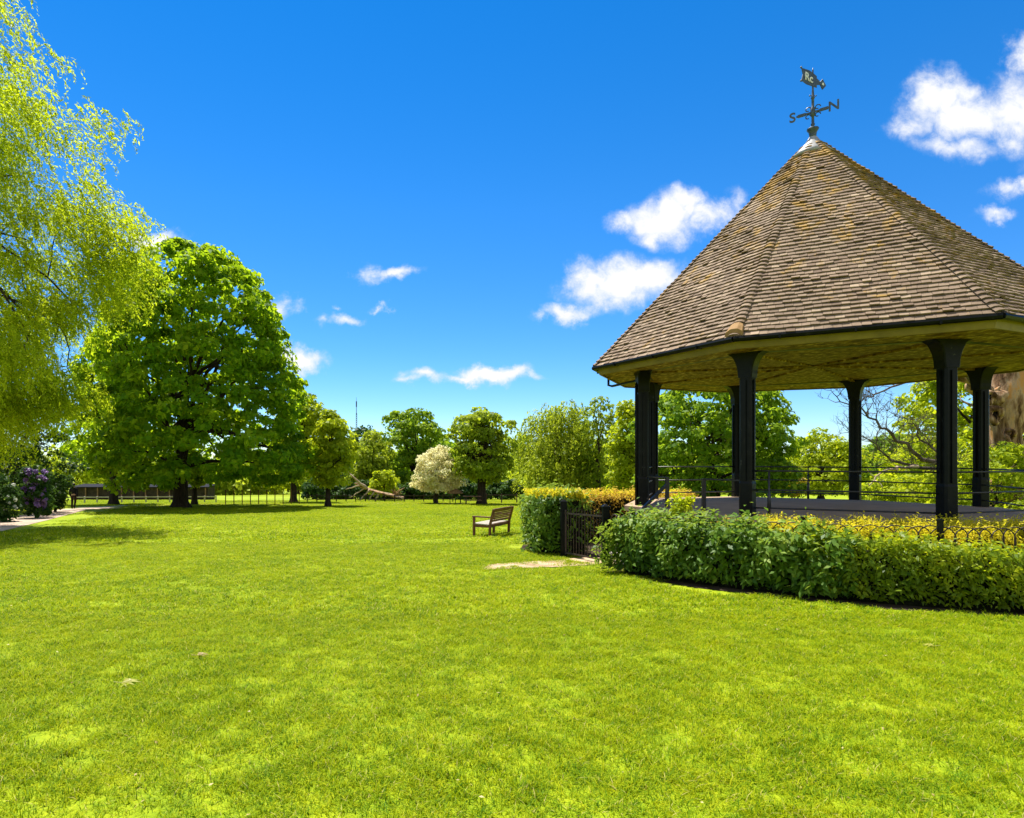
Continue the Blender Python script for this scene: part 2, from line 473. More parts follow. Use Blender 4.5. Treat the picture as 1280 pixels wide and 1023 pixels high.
sc.view_settings.view_transform = 'Standard'; sc.view_settings.look = 'None'
sc.view_settings.exposure = 1.15; sc.view_settings.gamma = 1
cy = sc.cycles
cy.max_bounces = 7; cy.diffuse_bounces = 4; cy.glossy_bounces = 3; cy.transmission_bounces = 5; cy.transparent_max_bounces = 6
cy.use_denoising = True; cy.caustics_reflective = False; cy.caustics_refractive = False
cy.sample_clamp_indirect = 8

# ------------------------------------------------------------------ setting
CX, CY = 8.47, 14.46          # bandstand centre


def pol(phi, r):
    """point on a ring about the bandstand; 0 faces the lawn at the front, angles grow to the left"""
    a = rad(phi)
    return CX - r * math.sin(a), CY - r * math.cos(a)


def make_ground():
    ys = np.concatenate([np.arange(-40, 20, 1.0), np.arange(20, 220, 5), np.array([220, 240, 260, 400, 700, 1200, 2500])])
    xs = np.concatenate([np.array([-2500, -1000, -500, -250]), np.arange(-150, 151, 5.0), np.array([250, 500, 1000, 2500])])
    Xg, Yg = np.meshgrid(xs, ys)
    Zg = gz(Xg, Yg)
    V = np.stack([Xg, Yg, Zg], -1).reshape(-1, 3)
    nx = len(xs); f = []
    for j in range(len(ys) - 1):
        for i in range(nx - 1):
            f.append((j * nx + i, j * nx + i + 1, (j + 1) * nx + i + 1, (j + 1) * nx + i))
    me = bpy.data.meshes.new('lawn'); me.from_pydata(V.tolist(), [], f); me.materials.append(M['lawn']); me.update()
    o = bpy.data.objects.new('lawn', me); COL.objects.link(o)
    tag(o, kind='structure')


make_ground()


def strip(name, left, right, mat, dz=.012, sub=10):
    """ribbon of ground between two polylines with matching points"""
    vs = []; fs = []
    L = []; R = []
    for i in range(len(left) - 1):
        for k in range(sub):
            t = k / sub
            L.append(Vector(left[i]).lerp(Vector(left[i + 1]), t)); R.append(Vector(right[i]).lerp(Vector(right[i + 1]), t))
    L.append(Vector(left[-1])); R.append(Vector(right[-1]))
    for a, b in zip(L, R):
        j = random.uniform(-.04, .04); j2 = random.uniform(-.04, .04)
        for p in (a + (a - b).normalized() * j, a.lerp(b, .33), a.lerp(b, .66), b + (b - a).normalized() * j2):
            vs.append(gp(p.x, p.y, dz))
    for i in range(len(L) - 1):
        for k in range(3):
            fs.append((i * 4 + k, i * 4 + k + 1, i * 4 + 5 + k, i * 4 + 4 + k))
    mb = MB(); mb.add(vs, fs)
    o = mb.build(name, mat); tag(o, kind='structure'); return o


g2 = lambda px, py: (G(px, py).x, G(px, py).y)
strip('gravel_path', [(-19, 8), (-17.5, 15), g2(-60, 684) , g2(0, 665), g2(60, 650.5), g2(108, 637.5), (-21.5, 51), (-10, 55.2), (8, 56.5), (40, 57)],
      [(-23, 8), (-22.5, 18), (-22.2, 25), g2(0, 648.5), g2(45, 641.5), g2(76, 636.8), (-25.5, 53.5), (-10, 58.5), (8, 60), (40, 60.5)], M['gravel'])
strip('stone_path', [g2(604, 712.6), g2(650, 711.2), g2(700, 709.6), (3.3, 12.95), (4.3, 13.2)], [g2(611, 706.4), g2(655, 703.6), g2(690, 701), (3.0, 14.0), (4.0, 14.25)], M['slab'], .016)
# bed inside the hedge ring
vs = [gp(CX, CY, .008)]; fs = []
for k in range(96):
    a = k * 360 / 96
    aa = a if a <= 180 else a - 360
    r = float(np.interp(aa, [-180, -40, 0, 11, 38.5, 60, 66, 67, 91, 92, 100, 112, 180], [6.6, 7.08, 7.06, 6.97, 6.36, 6.08, 5.9, 5.3, 5.3, 6.0, 6.5, 6.75, 6.6])) + .04 * math.sin(k * 2.3)
    x, y = pol(a, r)
    vs.append(gp(x, y, .008))
for k in range(96): fs.append((0, 1 + (k + 1) % 96, 1 + k))
mb = MB(); mb.add(vs, fs); tag(mb.build('planting_bed', M['soil']), kind='structure')

# ------------------------------------------------------------------ grass (stuff)


def grass_patch(name, size, n, h, w, seed, mat, lean=.6):
    r = np.random.default_rng(seed)
    # blades gather in small tufts
    nt_ = max(4, n // 14)
    tx = r.uniform(-size / 2, size / 2, (nt_, 2))
    which = r.integers(0, nt_, n)
    p = tx[which] + r.normal(0, size * .02 + .012, (n, 2))
    loose = r.random(n) < .45
    p[loose] = r.uniform(-size / 2, size / 2, (loose.sum(), 2))
    th = np.where(loose, r.random(nt_)[which], .5)
    H = h * r.uniform(.3, 1.25, n) * (.75 + .5 * th)
    a = r.uniform(0, 2 * np.pi, n); ln = r.uniform(.25, lean, n) * h * 1.5
    d = np.stack([np.cos(a), np.sin(a)], 1); s = np.stack([-np.sin(a + r.normal(0, .5, n)), np.cos(a)], 1)
    Wd = w * r.uniform(.6, 1.3, n)
    base = np.concatenate([p, np.zeros((n, 1)) - .004], 1)
    mid = np.concatenate([p + d * (ln * .35)[:, None], (H * .62)[:, None]], 1)
    tip = np.concatenate([p + d * ln[:, None], H[:, None] * .96], 1)
    s3 = np.concatenate([s, np.zeros((n, 1))], 1)
    hw = Wd[:, None] * .5
    V = np.concatenate([np.stack([base - s3 * hw, base + s3 * hw, mid + s3 * hw * .85, mid - s3 * hw * .85], 1),
                        np.stack([mid - s3 * hw * .85, mid + s3 * hw * .85, tip + s3 * hw * .15, tip - s3 * hw * .15], 1)], 1)
    t = np.repeat(np.clip(r.normal(.46, .24, n) + r.normal(0, .2, nt_)[which], 0, .94), 2)
    straw = np.repeat(r.random(n) < .035, 2); t[straw] = 1.0
    o = quad_mesh(name, V.reshape(-1, 3), t, mat)
    COL.objects.unlink(o)
    return o


def in_bare(x, y):
    dx, dy = x - CX, y - CY
    r = np.hypot(dx, dy); phi = np.degrees(np.arctan2(-dx, -dy))
    lim = np.interp(phi, [-180, -30, 10, 38, 60, 68, 90, 95, 107, 180], [7.2, 7.2, 7.1, 6.55, 6.22, 5.8, 5.7, 6.25, 6.95, 6.9])
    bare = r < lim
    return bare


def pathx(x, y, mg=.15):
    # gravel path on the left
    c = np.interp(y, [8, 16, 25, 30, 42, 50], [-21, -20, -18.5, -19.6, -24.2, -26])
    hw = np.interp(y, [8, 16, 25, 30, 42], [2, 2.3, 3, 2.1, .9])
    onp = (np.abs(x - c) < hw + mg) & (y < 50)
    ons = (x > .85) & (x < 4.3) & (np.abs(y - (12.35 + (x - .9) * .42)) < .42)
    return onp | ons


def scatter(nx, spec):
    """spec: list of (d0, d1, cell, coll)"""
    pass


def grass_layer(name, d0, d1, cell, variants, label):
    pts = []
    y = d0
    while y < d1:
        x0, x1 = -.70 * y - 3.2, .94 * y + 3.6
        x = x0
        while x < x1:
            px_, py_ = x + random.uniform(-.2, .2) * cell, y + random.uniform(-.2, .2) * cell
            pts.append((px_, py_)); x += cell * .8
        y += cell * .8
    P = np.array(pts)
    keep = ~in_bare(P[:, 0], P[:, 1]) & ~pathx(P[:, 0], P[:, 1], cell * .5)
    P = P[keep]
    Z = gz(P[:, 0], P[:, 1])
    c = bpy.data.collections.new(name + '_tufts')
    for v_ in variants: c.objects.link(v_)
    me = bpy.data.meshes.new(name)
    me.from_pydata(np.concatenate([P, Z[:, None]], 1).tolist(), [], [])
    me.materials.append(M['grass'])
    o = bpy.data.objects.new(name, me); COL.objects.link(o)
    ng = bpy.data.node_groups.new(name + '_nodes', 'GeometryNodeTree')
    ng.interface.new_socket('Geometry', in_out='INPUT', socket_type='NodeSocketGeometry')
    ng.interface.new_socket('Geometry', in_out='OUTPUT', socket_type='NodeSocketGeometry')
    gi = ng.nodes.new('NodeGroupInput'); go = ng.nodes.new('NodeGroupOutput')
    ci = ng.nodes.new('GeometryNodeCollectionInfo'); ci.inputs['Collection'].default_value = c
    ci.inputs['Separate Children'].default_value = True; ci.inputs['Reset Children'].default_value = True
    io = ng.nodes.new('GeometryNodeInstanceOnPoints'); io.inputs['Pick Instance'].default_value = True
    rv = ng.nodes.new('FunctionNodeRandomValue'); rv.data_type = 'FLOAT_VECTOR'
    rv.inputs[0].default_value = (math.atan(-SLOPE), 0, 0); rv.inputs[1].default_value = (math.atan(-SLOPE), 0, 0)
    rz = ng.nodes.new('FunctionNodeRandomValue'); rz.data_type = 'FLOAT_VECTOR'
    rz.inputs[0].default_value = (0, 0, 0); rz.inputs[1].default_value = (0, 0, 6.283)
    sv = ng.nodes.new('FunctionNodeRandomValue'); sv.data_type = 'FLOAT_VECTOR'
    sv.inputs[0].default_value = (.95, .95, .75); sv.inputs[1].default_value = (1.1, 1.1, 1.2)
    ng.links.new(gi.outputs[0], io.inputs['Points']); ng.links.new(ci.outputs[0], io.inputs['Instance'])
    ng.links.new(rz.outputs[0], io.inputs['Rotation']); ng.links.new(sv.outputs[0], io.inputs['Scale'])
    ng.links.new(io.outputs[0], go.inputs[0])
    md = o.modifiers.new('scatter', 'NODES'); md.node_group = ng
    tag(o, label, 'grass', kind='stuff')
    return o


grass_layer('grass', 1.8, 7.6, .6, [grass_patch('near_tuft', .66, 2300, .036, .0046, 10 + i, M['grass'], 1.25) for i in range(5)], 'short bright green lawn grass in the foreground')
grass_layer('grass', 7.5, 17.5, .8, [grass_patch('middle_tuft', .86, 1500, .040, .009, 30 + i, M['grass'], 1.3) for i in range(4)], 'short bright green lawn grass in the middle distance')
grass_layer('grass', 17.3, 68, 2.4, [grass_patch('far_tuft', 2.4, 2600, .045, .024, 50 + i, M['grass'], 1.4) for i in range(4)], 'short bright green lawn grass stretching to the trees')

# fallen bits on the lawn
n = 1500
P = np.stack([rng.uniform(-14, 14, n), 3 + 22 * rng.random(n) ** 1.2], 1)
P = P[~in_bare(P[:, 0], P[:, 1])]
n = len(P); pos = np.concatenate([P, (gz(P[:, 0], P[:, 1]) + rng.uniform(.012, .04, n))[:, None]], 1)
nr = norm(np.stack([rng.normal(0, .35, n), rng.normal(0, .35, n), np.ones(n)], 1))
ax = np.stack([rng.normal(0, 1, n), rng.normal(0, 1, n), np.zeros(n)], 1)
Ls = rng.uniform(.006, .034, n)
o = quad_mesh('leaf_litter', leaf_quads(pos, nr, ax, Ls, Ls * rng.uniform(.3, .7, n), .1), rng.random(n), M['dryleaf'])
tag(o, 'tiny pale dry petals and leaf scraps scattered over the lawn', 'leaf litter', kind='stuff')


def fallen_leaf(px, py, L, rot, label, mat, lobes=5, h=.034):
    b = G(px, py) + Vector((0, 0, h))
    mb = MB()
    for k in range(lobes):
        a = rot + (k - (lobes - 1) / 2) * .5
        ln = L * (1 - .13 * abs(k - (lobes - 1) / 2))
        dx, dy = math.cos(a), math.sin(a)
        p0 = Vector((0, 0, 0)); p1 = Vector((dx * ln * .5 - dy * ln * .16, dy * ln * .5 + dx * ln * .16, .006 + .003 * k))
        p2 = Vector((dx * ln, dy * ln, -.005)); p3 = Vector((dx * ln * .5 + dy * ln * .16, dy * ln * .5 - dx * ln * .16, .012))
        pm = Vector((dx * ln * .55, dy * ln * .55, .006))
        mb.add([p0, p1, p2, p3, pm], [(0, 3, 4), (3, 2, 4), (2, 1, 4), (1, 0, 4)], .35 + .1 * k)
    mb.tube([(0, 0, 0), (-math.cos(rot) * L * .4, -math.sin(rot) * L * .4, .012)], .003, 5, tint=.6)
    o = mb.build('fallen_leaf', mat); o.location = b
    tag(o, label, 'leaf', 'fallen leaves on the lawn')


fallen_leaf(152, 859, .15, .2, 'large wilted yellow green leaf lying in the left foreground grass', M['dryleafgreen'])
fallen_leaf(246, 824, .12, .5, 'curled tan leaf on the lawn beyond the large wilted leaf', M['dryleaf'], 4)
fallen_leaf(1168, 812, .11, 2.6, 'curled yellow leaf on the grass in front of the hedge', M['dryleafgreen'], 4)

# ------------------------------------------------------------------ trees


def rows_to_world(rows, d):
    z = np.array([EYE - (r[0] - YH) / F * d for r in rows])
    c = np.array([((r[1] + r[2]) / 2 - PX) / F * d for r in rows])
    w = np.array([(r[2] - r[1]) / 2 / F * d for r in rows])
    o = np.argsort(z)
    return z[o], c[o], w[o]


def crown_clumps(rows, d, n, cr, r, depth=1.0, shell=.45, lump=.16):
    z, c, w = rows_to_world(rows, d)
    zz = np.linspace(z[0], z[-1], 200); ww = np.interp(zz, z, w)
    pr = (ww + .15 * ww.max()); pr /= pr.sum()
    zi = r.choice(zz, n, p=pr) + r.uniform(-.5, .5, n) * (zz[1] - zz[0])
    a = r.uniform(0, 2 * np.pi, n)
    wi = np.interp(zi, z, w)
    ph = r.uniform(0, 6.28, 4)
    lob = 1 + lump * (np.sin(3 * a + ph[0] + zi * .5) * .5 + np.sin(5 * a + ph[1] - zi * .9) * .35 + np.sin(2 * a + zi * 1.4 + ph[2]) * .4)
    rr = np.maximum(wi * lob - cr * .55, .02 * wi) * (shell + (1 - shell) * r.random(n) ** .45) * (1 + r.normal(0, .055, n))
    inner = r.random(n) < .22
    rr[inner] *= r.random(inner.sum()) ** .5
    P = np.stack([np.interp(zi, z, c) + rr * np.cos(a), d + rr * np.sin(a) * depth, zi], 1)
    out = np.stack([np.cos(a), np.sin(a), np.zeros(n)], 1)
    return P, out, (z, c, w)


def clump_leaves(P, out, r, cr, per, size, flat=.62, up=.55, outw=.5, jit=.55, droop=.35, asp=.62):
    n = len(P)
    idx = np.repeat(np.arange(n), per); m = len(idx)
    rc = cr * r.uniform(.6, 1.35, n)
    v = norm(r.normal(0, 1, (m, 3)) + out[idx] * .55 + np.array([0, 0, .35]))
    pos = P[idx] + v * (rc[idx] * (.35 + .65 * r.random(m) ** .6))[:, None] * np.array([1, 1, flat])
    nr = norm(v * .7 + out[idx] * outw * .5 + np.array([0, 0, up]) + r.normal(0, jit, (m, 3)))
    ax = v * .8 + r.normal(0, .6, (m, 3)) + np.array([0, 0, -droop])
    L = size * r.uniform(.6, 1.35, m)
    V = leaf_quads(pos, nr, ax, L, L * asp * r.uniform(.8, 1.2, m))
    ct = r.normal(0, .17, n)[idx]
    return V, np.clip(r.normal(.5, .2, m) + ct, 0, 1)


def limb(mb, a, b, r0, r1, n=6, sag=0.0, wig=.06, sides=7):
    a = Vector(a); b = Vector(b); L = (b - a).length
    pts = []; rs = []
    for i in range(n + 1):
        t = i / n
        p = a.lerp(b, t)
        p.z += math.sin(t * math.pi) * sag * L
        if 0 < i < n: p += Vector((random.uniform(-1, 1), random.uniform(-1, 1), random.uniform(-1, 1))) * wig * L / n * 1.6
        pts.append(p); rs.append(r0 + (r1 - r0) * t ** .8)
    mb.tube(pts, rs, sides)
    return pts


def tree(name, label, rows, d, mat, trunk_px=None, base_py=None, group=None, clumps=220, cr=.9, per=60, leaf=.3, tr=.25,
         fork=.35, limbs=9, seed=1, cat='tree', shell=.45, lump=.16, depth=1.0, bark='bark', **kw):
    r = np.random.default_rng(seed); random.seed(seed)
    P, out, (z, c, w) = crown_clumps(rows, d, clumps, cr, r, depth, shell, lump)
    tx = ((trunk_px - PX) / F * d) if trunk_px is not None else c[0]
    base = gp(tx, d)
    root = empty(name, base); tag(root, label, cat, group)
    b = np.array(base)
    V, t = clump_leaves(P, out, r, cr, per, leaf, **kw)
    quad_mesh('crown', V - b, t, mat, root)
    # trunk and limbs
    mb = MB()
    ztop = z[-1]; zf = base.z + max((z[0] - base.z) * 1.05, .3) + fork * (z[1] - z[0]) * .2
    h = ztop - base.z
    top = Vector((c[len(c) // 2], d, base.z + h * .82))
    fk = Vector((tx, d, zf))
    mb.tube([base + Vector((0, 0, -.15)), base + Vector((0, 0, .12)), base + Vector((0, 0, .45)), base.lerp(fk, .6), fk], [tr * 1.75, tr * 1.45, tr * 1.08, tr * .95, tr * .92], 12, wob=.05)
    limb(mb, fk - Vector((0, 0, .1)), top, tr * .7, .03, 7, 0, .12, 8)
    order = r.permutation(len(P))[:limbs * 6]
    tg = [Vector(P[i]) for i in order]
    mains = []
    for k in range(min(limbs, len(tg))):
        q = tg[k]; s = fk.lerp(top, random.uniform(0, .55))
        pts = limb(mb, s, s.lerp(q, .92), tr * random.uniform(.3, .5), .03, 6, .06, .12, 6)
        mains.append(pts)
    for k in range(limbs, len(tg)):
        pts = random.choice(mains); s = pts[random.randint(2, 5)]
        if (tg[k] - s).length < 4.5: limb(mb, s, tg[k], tr * .13 + .01, .012, 4, .04, .15, 5)
    mb.build('trunk', M[bark], root, base, smooth=True)
    return root


def weeping(name, label, rows, d, mat, trunk_px, sprigs, seed=1, L=(.8, 2.2), leaf=.14, pairs=12, tr=.3, group=None, shell=.3, depth=1.0, spread=.35, droop=1.0, keep=None, limbs=12, cat='tree', lw=.3, nl=0, bough=None):
    r = np.random.default_rng(seed); random.seed(seed)
    P, out, (z, c, w) = crown_clumps(rows, d, sprigs, .2, r, depth, shell, .2)
    if keep is not None:
        k_ = keep(P, r); P = P[k_]; out = out[k_]
    if bough is not None:
        k_, sg = bough; hubs = P
        P = np.repeat(P, k_, 0) + np.clip(r.normal(0, 1, (len(P) * k_, 3)), -1.5, 1.5) * np.array(sg); out = np.repeat(out, k_, 0)
    n = len(P)
    tx = (trunk_px - PX) / F * d
    base = gp(tx, d); root = empty(name, base); tag(root, label, cat, group); b = np.array(base)
    ln = r.uniform(*L, n)
    hd = norm(out + r.normal(0, .45, (n, 3)) * np.array([1, 1, 0]))
    idx = np.repeat(np.arange(n), pairs); m = len(idx)
    s = np.tile((np.arange(pairs) + .5) / pairs, n) + r.uniform(-.03, .03, m)
    s = np.clip(s, 0, 1)
    hx = spread * (1 - (1 - s) ** 2)
    hz = .10 * s - droop * .85 * s ** 1.7
    pos = P[idx] + hd[idx] * (ln[idx] * hx)[:, None]
    pos[:, 2] += ln[idx] * hz
    pos += r.normal(0, .035, (m, 3)) * ln[idx][:, None]
    tang = norm(hd[idx] * (spread * 2 * (1 - s))[:, None] + np.array([0, 0, 1.0]) * (.10 - droop * 1.45 * s ** .7)[:, None])
    ax = norm(tang + r.normal(0, .55, (m, 3)))
    nr = norm(out[idx] * .5 + np.array([0, 0, .5]) + r.normal(0, .6, (m, 3)))
    LL = leaf * r.uniform(.6, 1.4, m)
    V = leaf_quads(pos, nr, ax, LL, LL * lw * r.uniform(.8, 1.3, m))
    t = np.clip(r.normal(.5, .18, m) + r.normal(0, .16, n)[idx], 0, 1)
    quad_mesh('crown', V - b, t, mat, root)
    mb = MB()
    h = z[-1] - base.z
    fk = Vector((tx, d, base.z + h * .22)); top = Vector((tx, d, base.z + h * .88))
    mb.tube([base + Vector((0, 0, -.2)), base + Vector((0, 0, .2)), base + Vector((0, 0, .8)), fk], [tr * 1.7, tr * 1.35, tr, tr * .9], 12, wob=.05)
    limb(mb, fk, top, tr * .85, .04, 8, 0, .1, 8)
    order = r.permutation(n)
    for k in range(min(limbs, n)):
        q = Vector(P[order[k]]); s0 = fk.lerp(top, random.uniform(0, .8))
        pts = limb(mb, s0, q, tr * random.uniform(.2, .35), .025, 7, .10, .10, 6)
        for j in range(limbs, min(limbs + nl, n)):
            q2 = Vector(P[order[(j * 7 + k * 131) % n]])
            s1 = min(pts[3:], key=lambda p: (p - q2).length)
            if (q2 - s1).length < 3.2: limb(mb, s1, q2, .035, .01, 5, .08, .12, 5)
    mb.build('trunk', M['bark'], root, base, smooth=True)
    return root


LAWN_TREES = 'trees on the far side of the lawn'
tree('chestnut_tree', 'huge rounded dense green chestnut tree, the largest crown on the left', [(310, 206, 256), (320, 182, 286), (345, 156, 322), (400, 136, 350), (450, 126, 364), (500, 120, 376), (550, 115, 387), (582, 120, 388), (604, 150, 370)],
     46, M['chestnut'], 226, group=LAWN_TREES, clumps=980, cr=.78, per=66, leaf=.38, tr=.52, limbs=34, seed=3, shell=.62, lump=.08, droop=.5, flat=.58, jit=.7, up=.35)
t2 = tree('chestnut_tree', 'dark green spreading tree with forked trunk between the path and the huge chestnut', [(425, 112, 150), (470, 92, 172), (540, 78, 196), (572, 84, 204), (588, 104, 186)],
     53, M['chestnut'], 142, group=LAWN_TREES, clumps=170, cr=.9, per=60, leaf=.42, tr=.34, limbs=18, seed=4, shell=.3, lump=.2, flat=.45)
mb = MB(); q = t2.location
limb(mb, W(141, 606, 53), W(120, 574, 53.3), .2, .07, 6, .05, .1)
limb(mb, W(142, 600, 53), W(160, 566, 52.6), .16, .06, 6, .05, .1)
mb.build('limb', M['bark'], t2, q, smooth=True)
tree('maple_tree', 'light green tree half hidden behind the right edge of the huge chestnut', [(498, 372, 392), (520, 352, 414), (560, 342, 420), (598, 352, 408)], 60, M['bright'], 367, group=LAWN_TREES, clumps=120, cr=.9, per=50, leaf=.38, tr=.3, seed=5)
tree('young_tree', 'thin trunk standing just behind the huge chestnut trunk with leafy green top', [(560, 235, 252), (585, 228, 262), (606, 232, 258)], 52, M['lime'], 243, group=LAWN_TREES, clumps=30, cr=.7, per=40, leaf=.35, tr=.22, seed=6, limbs=4)
tree('maple_tree', 'small round yellow green tree with thin trunk right of the huge chestnut', [(516, 404, 420), (533, 390, 438), (560, 380, 451), (588, 384, 448), (606, 396, 430)], 49, M['bright'], 410, group=LAWN_TREES, clumps=110, cr=.72, per=60, leaf=.33, tr=.2, seed=7, lump=.32, flat=.5)
tree('round_tree', 'pale green domed tree behind the fallen trunk', [(543, 457, 474), (558, 442, 490), (588, 436, 497), (614, 440, 494)], 78, M['farwillow'], 468, group=LAWN_TREES, clumps=130, cr=1.0, per=55, leaf=.42, tr=.3, seed=8, droop=.9)
tree('bright_shrub', 'small bright yellow green bush by the fallen trunk', [(592, 470, 490), (604, 461, 499), (617, 464, 498)], 68, M['bright'], 480, clumps=50, cr=.7, per=45, leaf=.34, tr=.08, seed=9, cat='bush', limbs=4)
tree('oak_tree', 'dark green domed tree behind the cream blossom tree', [(515, 500, 532), (528, 478, 550), (558, 468, 560), (600, 466, 562), (616, 475, 555)], 84, M['lime'], 520, group=LAWN_TREES, clumps=210, cr=1.25, per=64, leaf=.5, tr=.5, seed=10, lump=.32, flat=.52)
tree('blossom_tree', 'small rounded tree covered in cream white blossom', [(561, 541, 556), (571, 524, 569), (588, 516, 578), (604, 517, 579), (613, 530, 568)], 56, M['blossom'], 545, clumps=150, cr=.55, per=60, leaf=.3, tr=.16, seed=11, lump=.22, shell=.4, limbs=7, asp=.4)
tree('plane_tree', 'olive green tree with dark bare trunk right of the cream blossom tree', [(514, 582, 612), (528, 566, 636), (556, 560, 645), (584, 562, 642), (600, 578, 632)], 54, M['olive'], 602, group=LAWN_TREES, clumps=150, cr=.85, per=62, leaf=.34, tr=.36, seed=12, shell=.4, lump=.42, limbs=14, flat=.5)
weeping('willow_tree', 'broad weeping willow above the hedge left of the gate', [(510, 692, 716), (526, 662, 734), (566, 648, 748), (616, 642, 752)], 70, M['farwillow'], 695, 150, bough=(11, (.7, .7, .6)), seed=13, L=(1.4, 4), leaf=.42, pairs=16, tr=.4, shell=.4, group=LAWN_TREES, spread=.18)
weeping('poplar_tree', 'tall narrow feathery tree right of the weeping willow', [(497, 742, 762), (516, 728, 768), (560, 722, 768), (614, 728, 764)], 66, M['olive'], 748, 560, seed=14, L=(.8, 2.0), leaf=.36, pairs=12, tr=.25, shell=.4, group=LAWN_TREES, spread=.3, droop=.35)
tree('maple_tree', 'yellow green leafy tree just left of the bandstand columns', [(508, 776, 800), (530, 765, 812), (575, 761, 816), (614, 766, 812)], 55, M['bright'], 790, group=LAWN_TREES, clumps=150, cr=.8, per=55, leaf=.34, tr=.22, seed=15)
tree('lime_tree', 'large mid green tree seen between the bandstand columns', [(468, 862, 925), (486, 822, 962), (518, 800, 984), (560, 793, 994), (600, 798, 992), (616, 815, 975)], 44, M['lime'], 893, group=LAWN_TREES, clumps=360, cr=.85, per=70, leaf=.34, tr=.4, seed=16, lump=.24, flat=.5, limbs=16)
tree('round_tree', 'pale green rounded tree beyond the bandstand rails near the yellow bush', [(543, 1008, 1040), (562, 988, 1064), (598, 976, 1082), (616, 985, 1075)], 66, M['bright'], 1026, clumps=170, cr=.95, per=55, leaf=.38, tr=.3, seed=17)
tree('yellow_bush', 'golden yellow bush beyond the bandstand rails', [(588, 984, 996), (602, 976, 1006), (620, 978, 1006)], 48, M['yellowbush'], 990, clumps=50, cr=.4, per=45, leaf=.2, tr=.06, seed=18, cat='bush', limbs=4)
tree('oak_tree', 'darker green tree behind the bare branches', [(546, 1098, 1132), (568, 1076, 1152), (600, 1066, 1162), (618, 1075, 1150)], 72, M['lime'], 1114, clumps=170, cr=1.0, per=55, leaf=.42, tr=.35, seed=19)
tree('sycamore_tree', 'bright yellow green tree behind the dead trunk at the right edge', [(420, 1200, 1270), (460, 1165, 1310), (510, 1142, 1335), (580, 1130, 1350), (628, 1140, 1340)], 38, M['bright'], 1230, clumps=420, cr=.8, per=64, leaf=.30, tr=.4, seed=20)
tree('lilac_bush', 'bright green bush in front of the dead trunk', [(560, 1235, 1265), (585, 1190, 1310), (615, 1160, 1330), (648, 1170, 1330)], 25, M['bright'], 1240, clumps=170, cr=.4, per=60, leaf=.16, tr=.08, seed=21, cat='bush', limbs=6)
tree('hazel_bush', 'low green bush behind the bandstand below the bare branches', [(598, 1090, 1150), (614, 1060, 1180), (640, 1060, 1180)], 30, M['bright'], 1120, clumps=110, cr=.4, per=55, leaf=.17, tr=.06, seed=22, cat='bush', limbs=5)

# far wooded edge, one tree after another
far = [(-60, 555, 120, 'lime'), (20, 565, 110, 'olive'), (95, 560, 110, 'bright'), (150, 572, 90, 'farwillow'), (205, 566, 100, 'bright'), (265, 575, 95, 'farwillow'), (320, 570, 100, 'bright'), (372, 560, 90, 'olive'),
       (425, 550, 100, 'lime'), (450, 540, 80, 'darkleaf'), (540, 545, 100, 'lime'), (585, 552, 110, 'olive'), (640, 548, 110, 'lime'), (705, 550, 120, 'bright'), (765, 556, 110, 'lime'), (850, 555, 130, 'bright'),
       (950, 566, 120, 'olive'), (1005, 568, 110, 'lime'), (1070, 560, 120, 'olive'), (1140, 560, 110, 'bright'), (1220, 556, 120, 'lime'), (1310, 555, 120, 'olive'), (1400, 550, 140, 'lime')]
kinds = {'lime': 'mid green', 'olive': 'olive green', 'bright': 'yellow green', 'farwillow': 'pale soft green', 'darkleaf': 'dark green'}
where = ['beyond the purple shrubs off to the left', 'behind the dark holly by the path', 'behind the walking person', 'behind the long dark shed', 'beyond the huge chestnut trunk', 'behind the wire fence', 'beyond the wire fence right end',
         'behind the half hidden light tree', 'behind the small thin trunked tree', 'at the foot of the distant mast', 'straight behind the cream blossom', 'between blossom and olive tree', 'between the olive tree and the willow', 'behind the weeping willow',
         'left of the bandstand in the distance', 'far behind the large lime tree', 'far behind the bandstand centre', 'beyond the yellow bush', 'far beyond the thin bare twigs', 'far behind the dead branches', 'far behind the dead trunk', 'off the right edge behind the bandstand', 'far off to the right']
for i, ((px, yt, wd_, kd), wh) in enumerate(zip(far, where)):
    d = 105 + (i * 37 % 30)
    tree('distant_tree', 'distant %s tree %s' % (kinds[kd], wh), [(yt, px - wd_ * .2, px + wd_ * .2), (yt + 14, px - wd_ * .42, px + wd_ * .42), (yt + 32, px - wd_ * .55, px + wd_ * .55), (605, px - wd_ * .55, px + wd_ * .55), (619, px - wd_ * .5, px + wd_ * .5)],
         d, M[kd], px, clumps=110, cr=1.9, per=46, leaf=.7, tr=.35, seed=100 + i, limbs=6, group='far wooded edge', lump=.22)

# low dark shrubs added in place of the shade under the far trees
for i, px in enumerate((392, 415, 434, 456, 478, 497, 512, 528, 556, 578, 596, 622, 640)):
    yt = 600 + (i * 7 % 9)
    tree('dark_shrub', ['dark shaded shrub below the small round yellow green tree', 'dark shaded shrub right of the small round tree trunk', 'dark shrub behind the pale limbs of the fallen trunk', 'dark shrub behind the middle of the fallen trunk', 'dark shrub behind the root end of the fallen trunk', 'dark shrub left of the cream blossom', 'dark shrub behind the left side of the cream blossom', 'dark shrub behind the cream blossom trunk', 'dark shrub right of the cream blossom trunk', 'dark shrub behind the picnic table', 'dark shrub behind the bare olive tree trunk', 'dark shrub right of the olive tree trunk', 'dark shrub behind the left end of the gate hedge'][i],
         [(yt, px - 6, px + 6), (yt + 8, px - 15, px + 15), (623, px - 16, px + 16)], 73 + i % 3, M['darkleaf'], px, clumps=44, cr=.55, per=46, leaf=.34, tr=.06, seed=200 + i, limbs=3, cat='shrub', group='dark shrubs under the far trees')

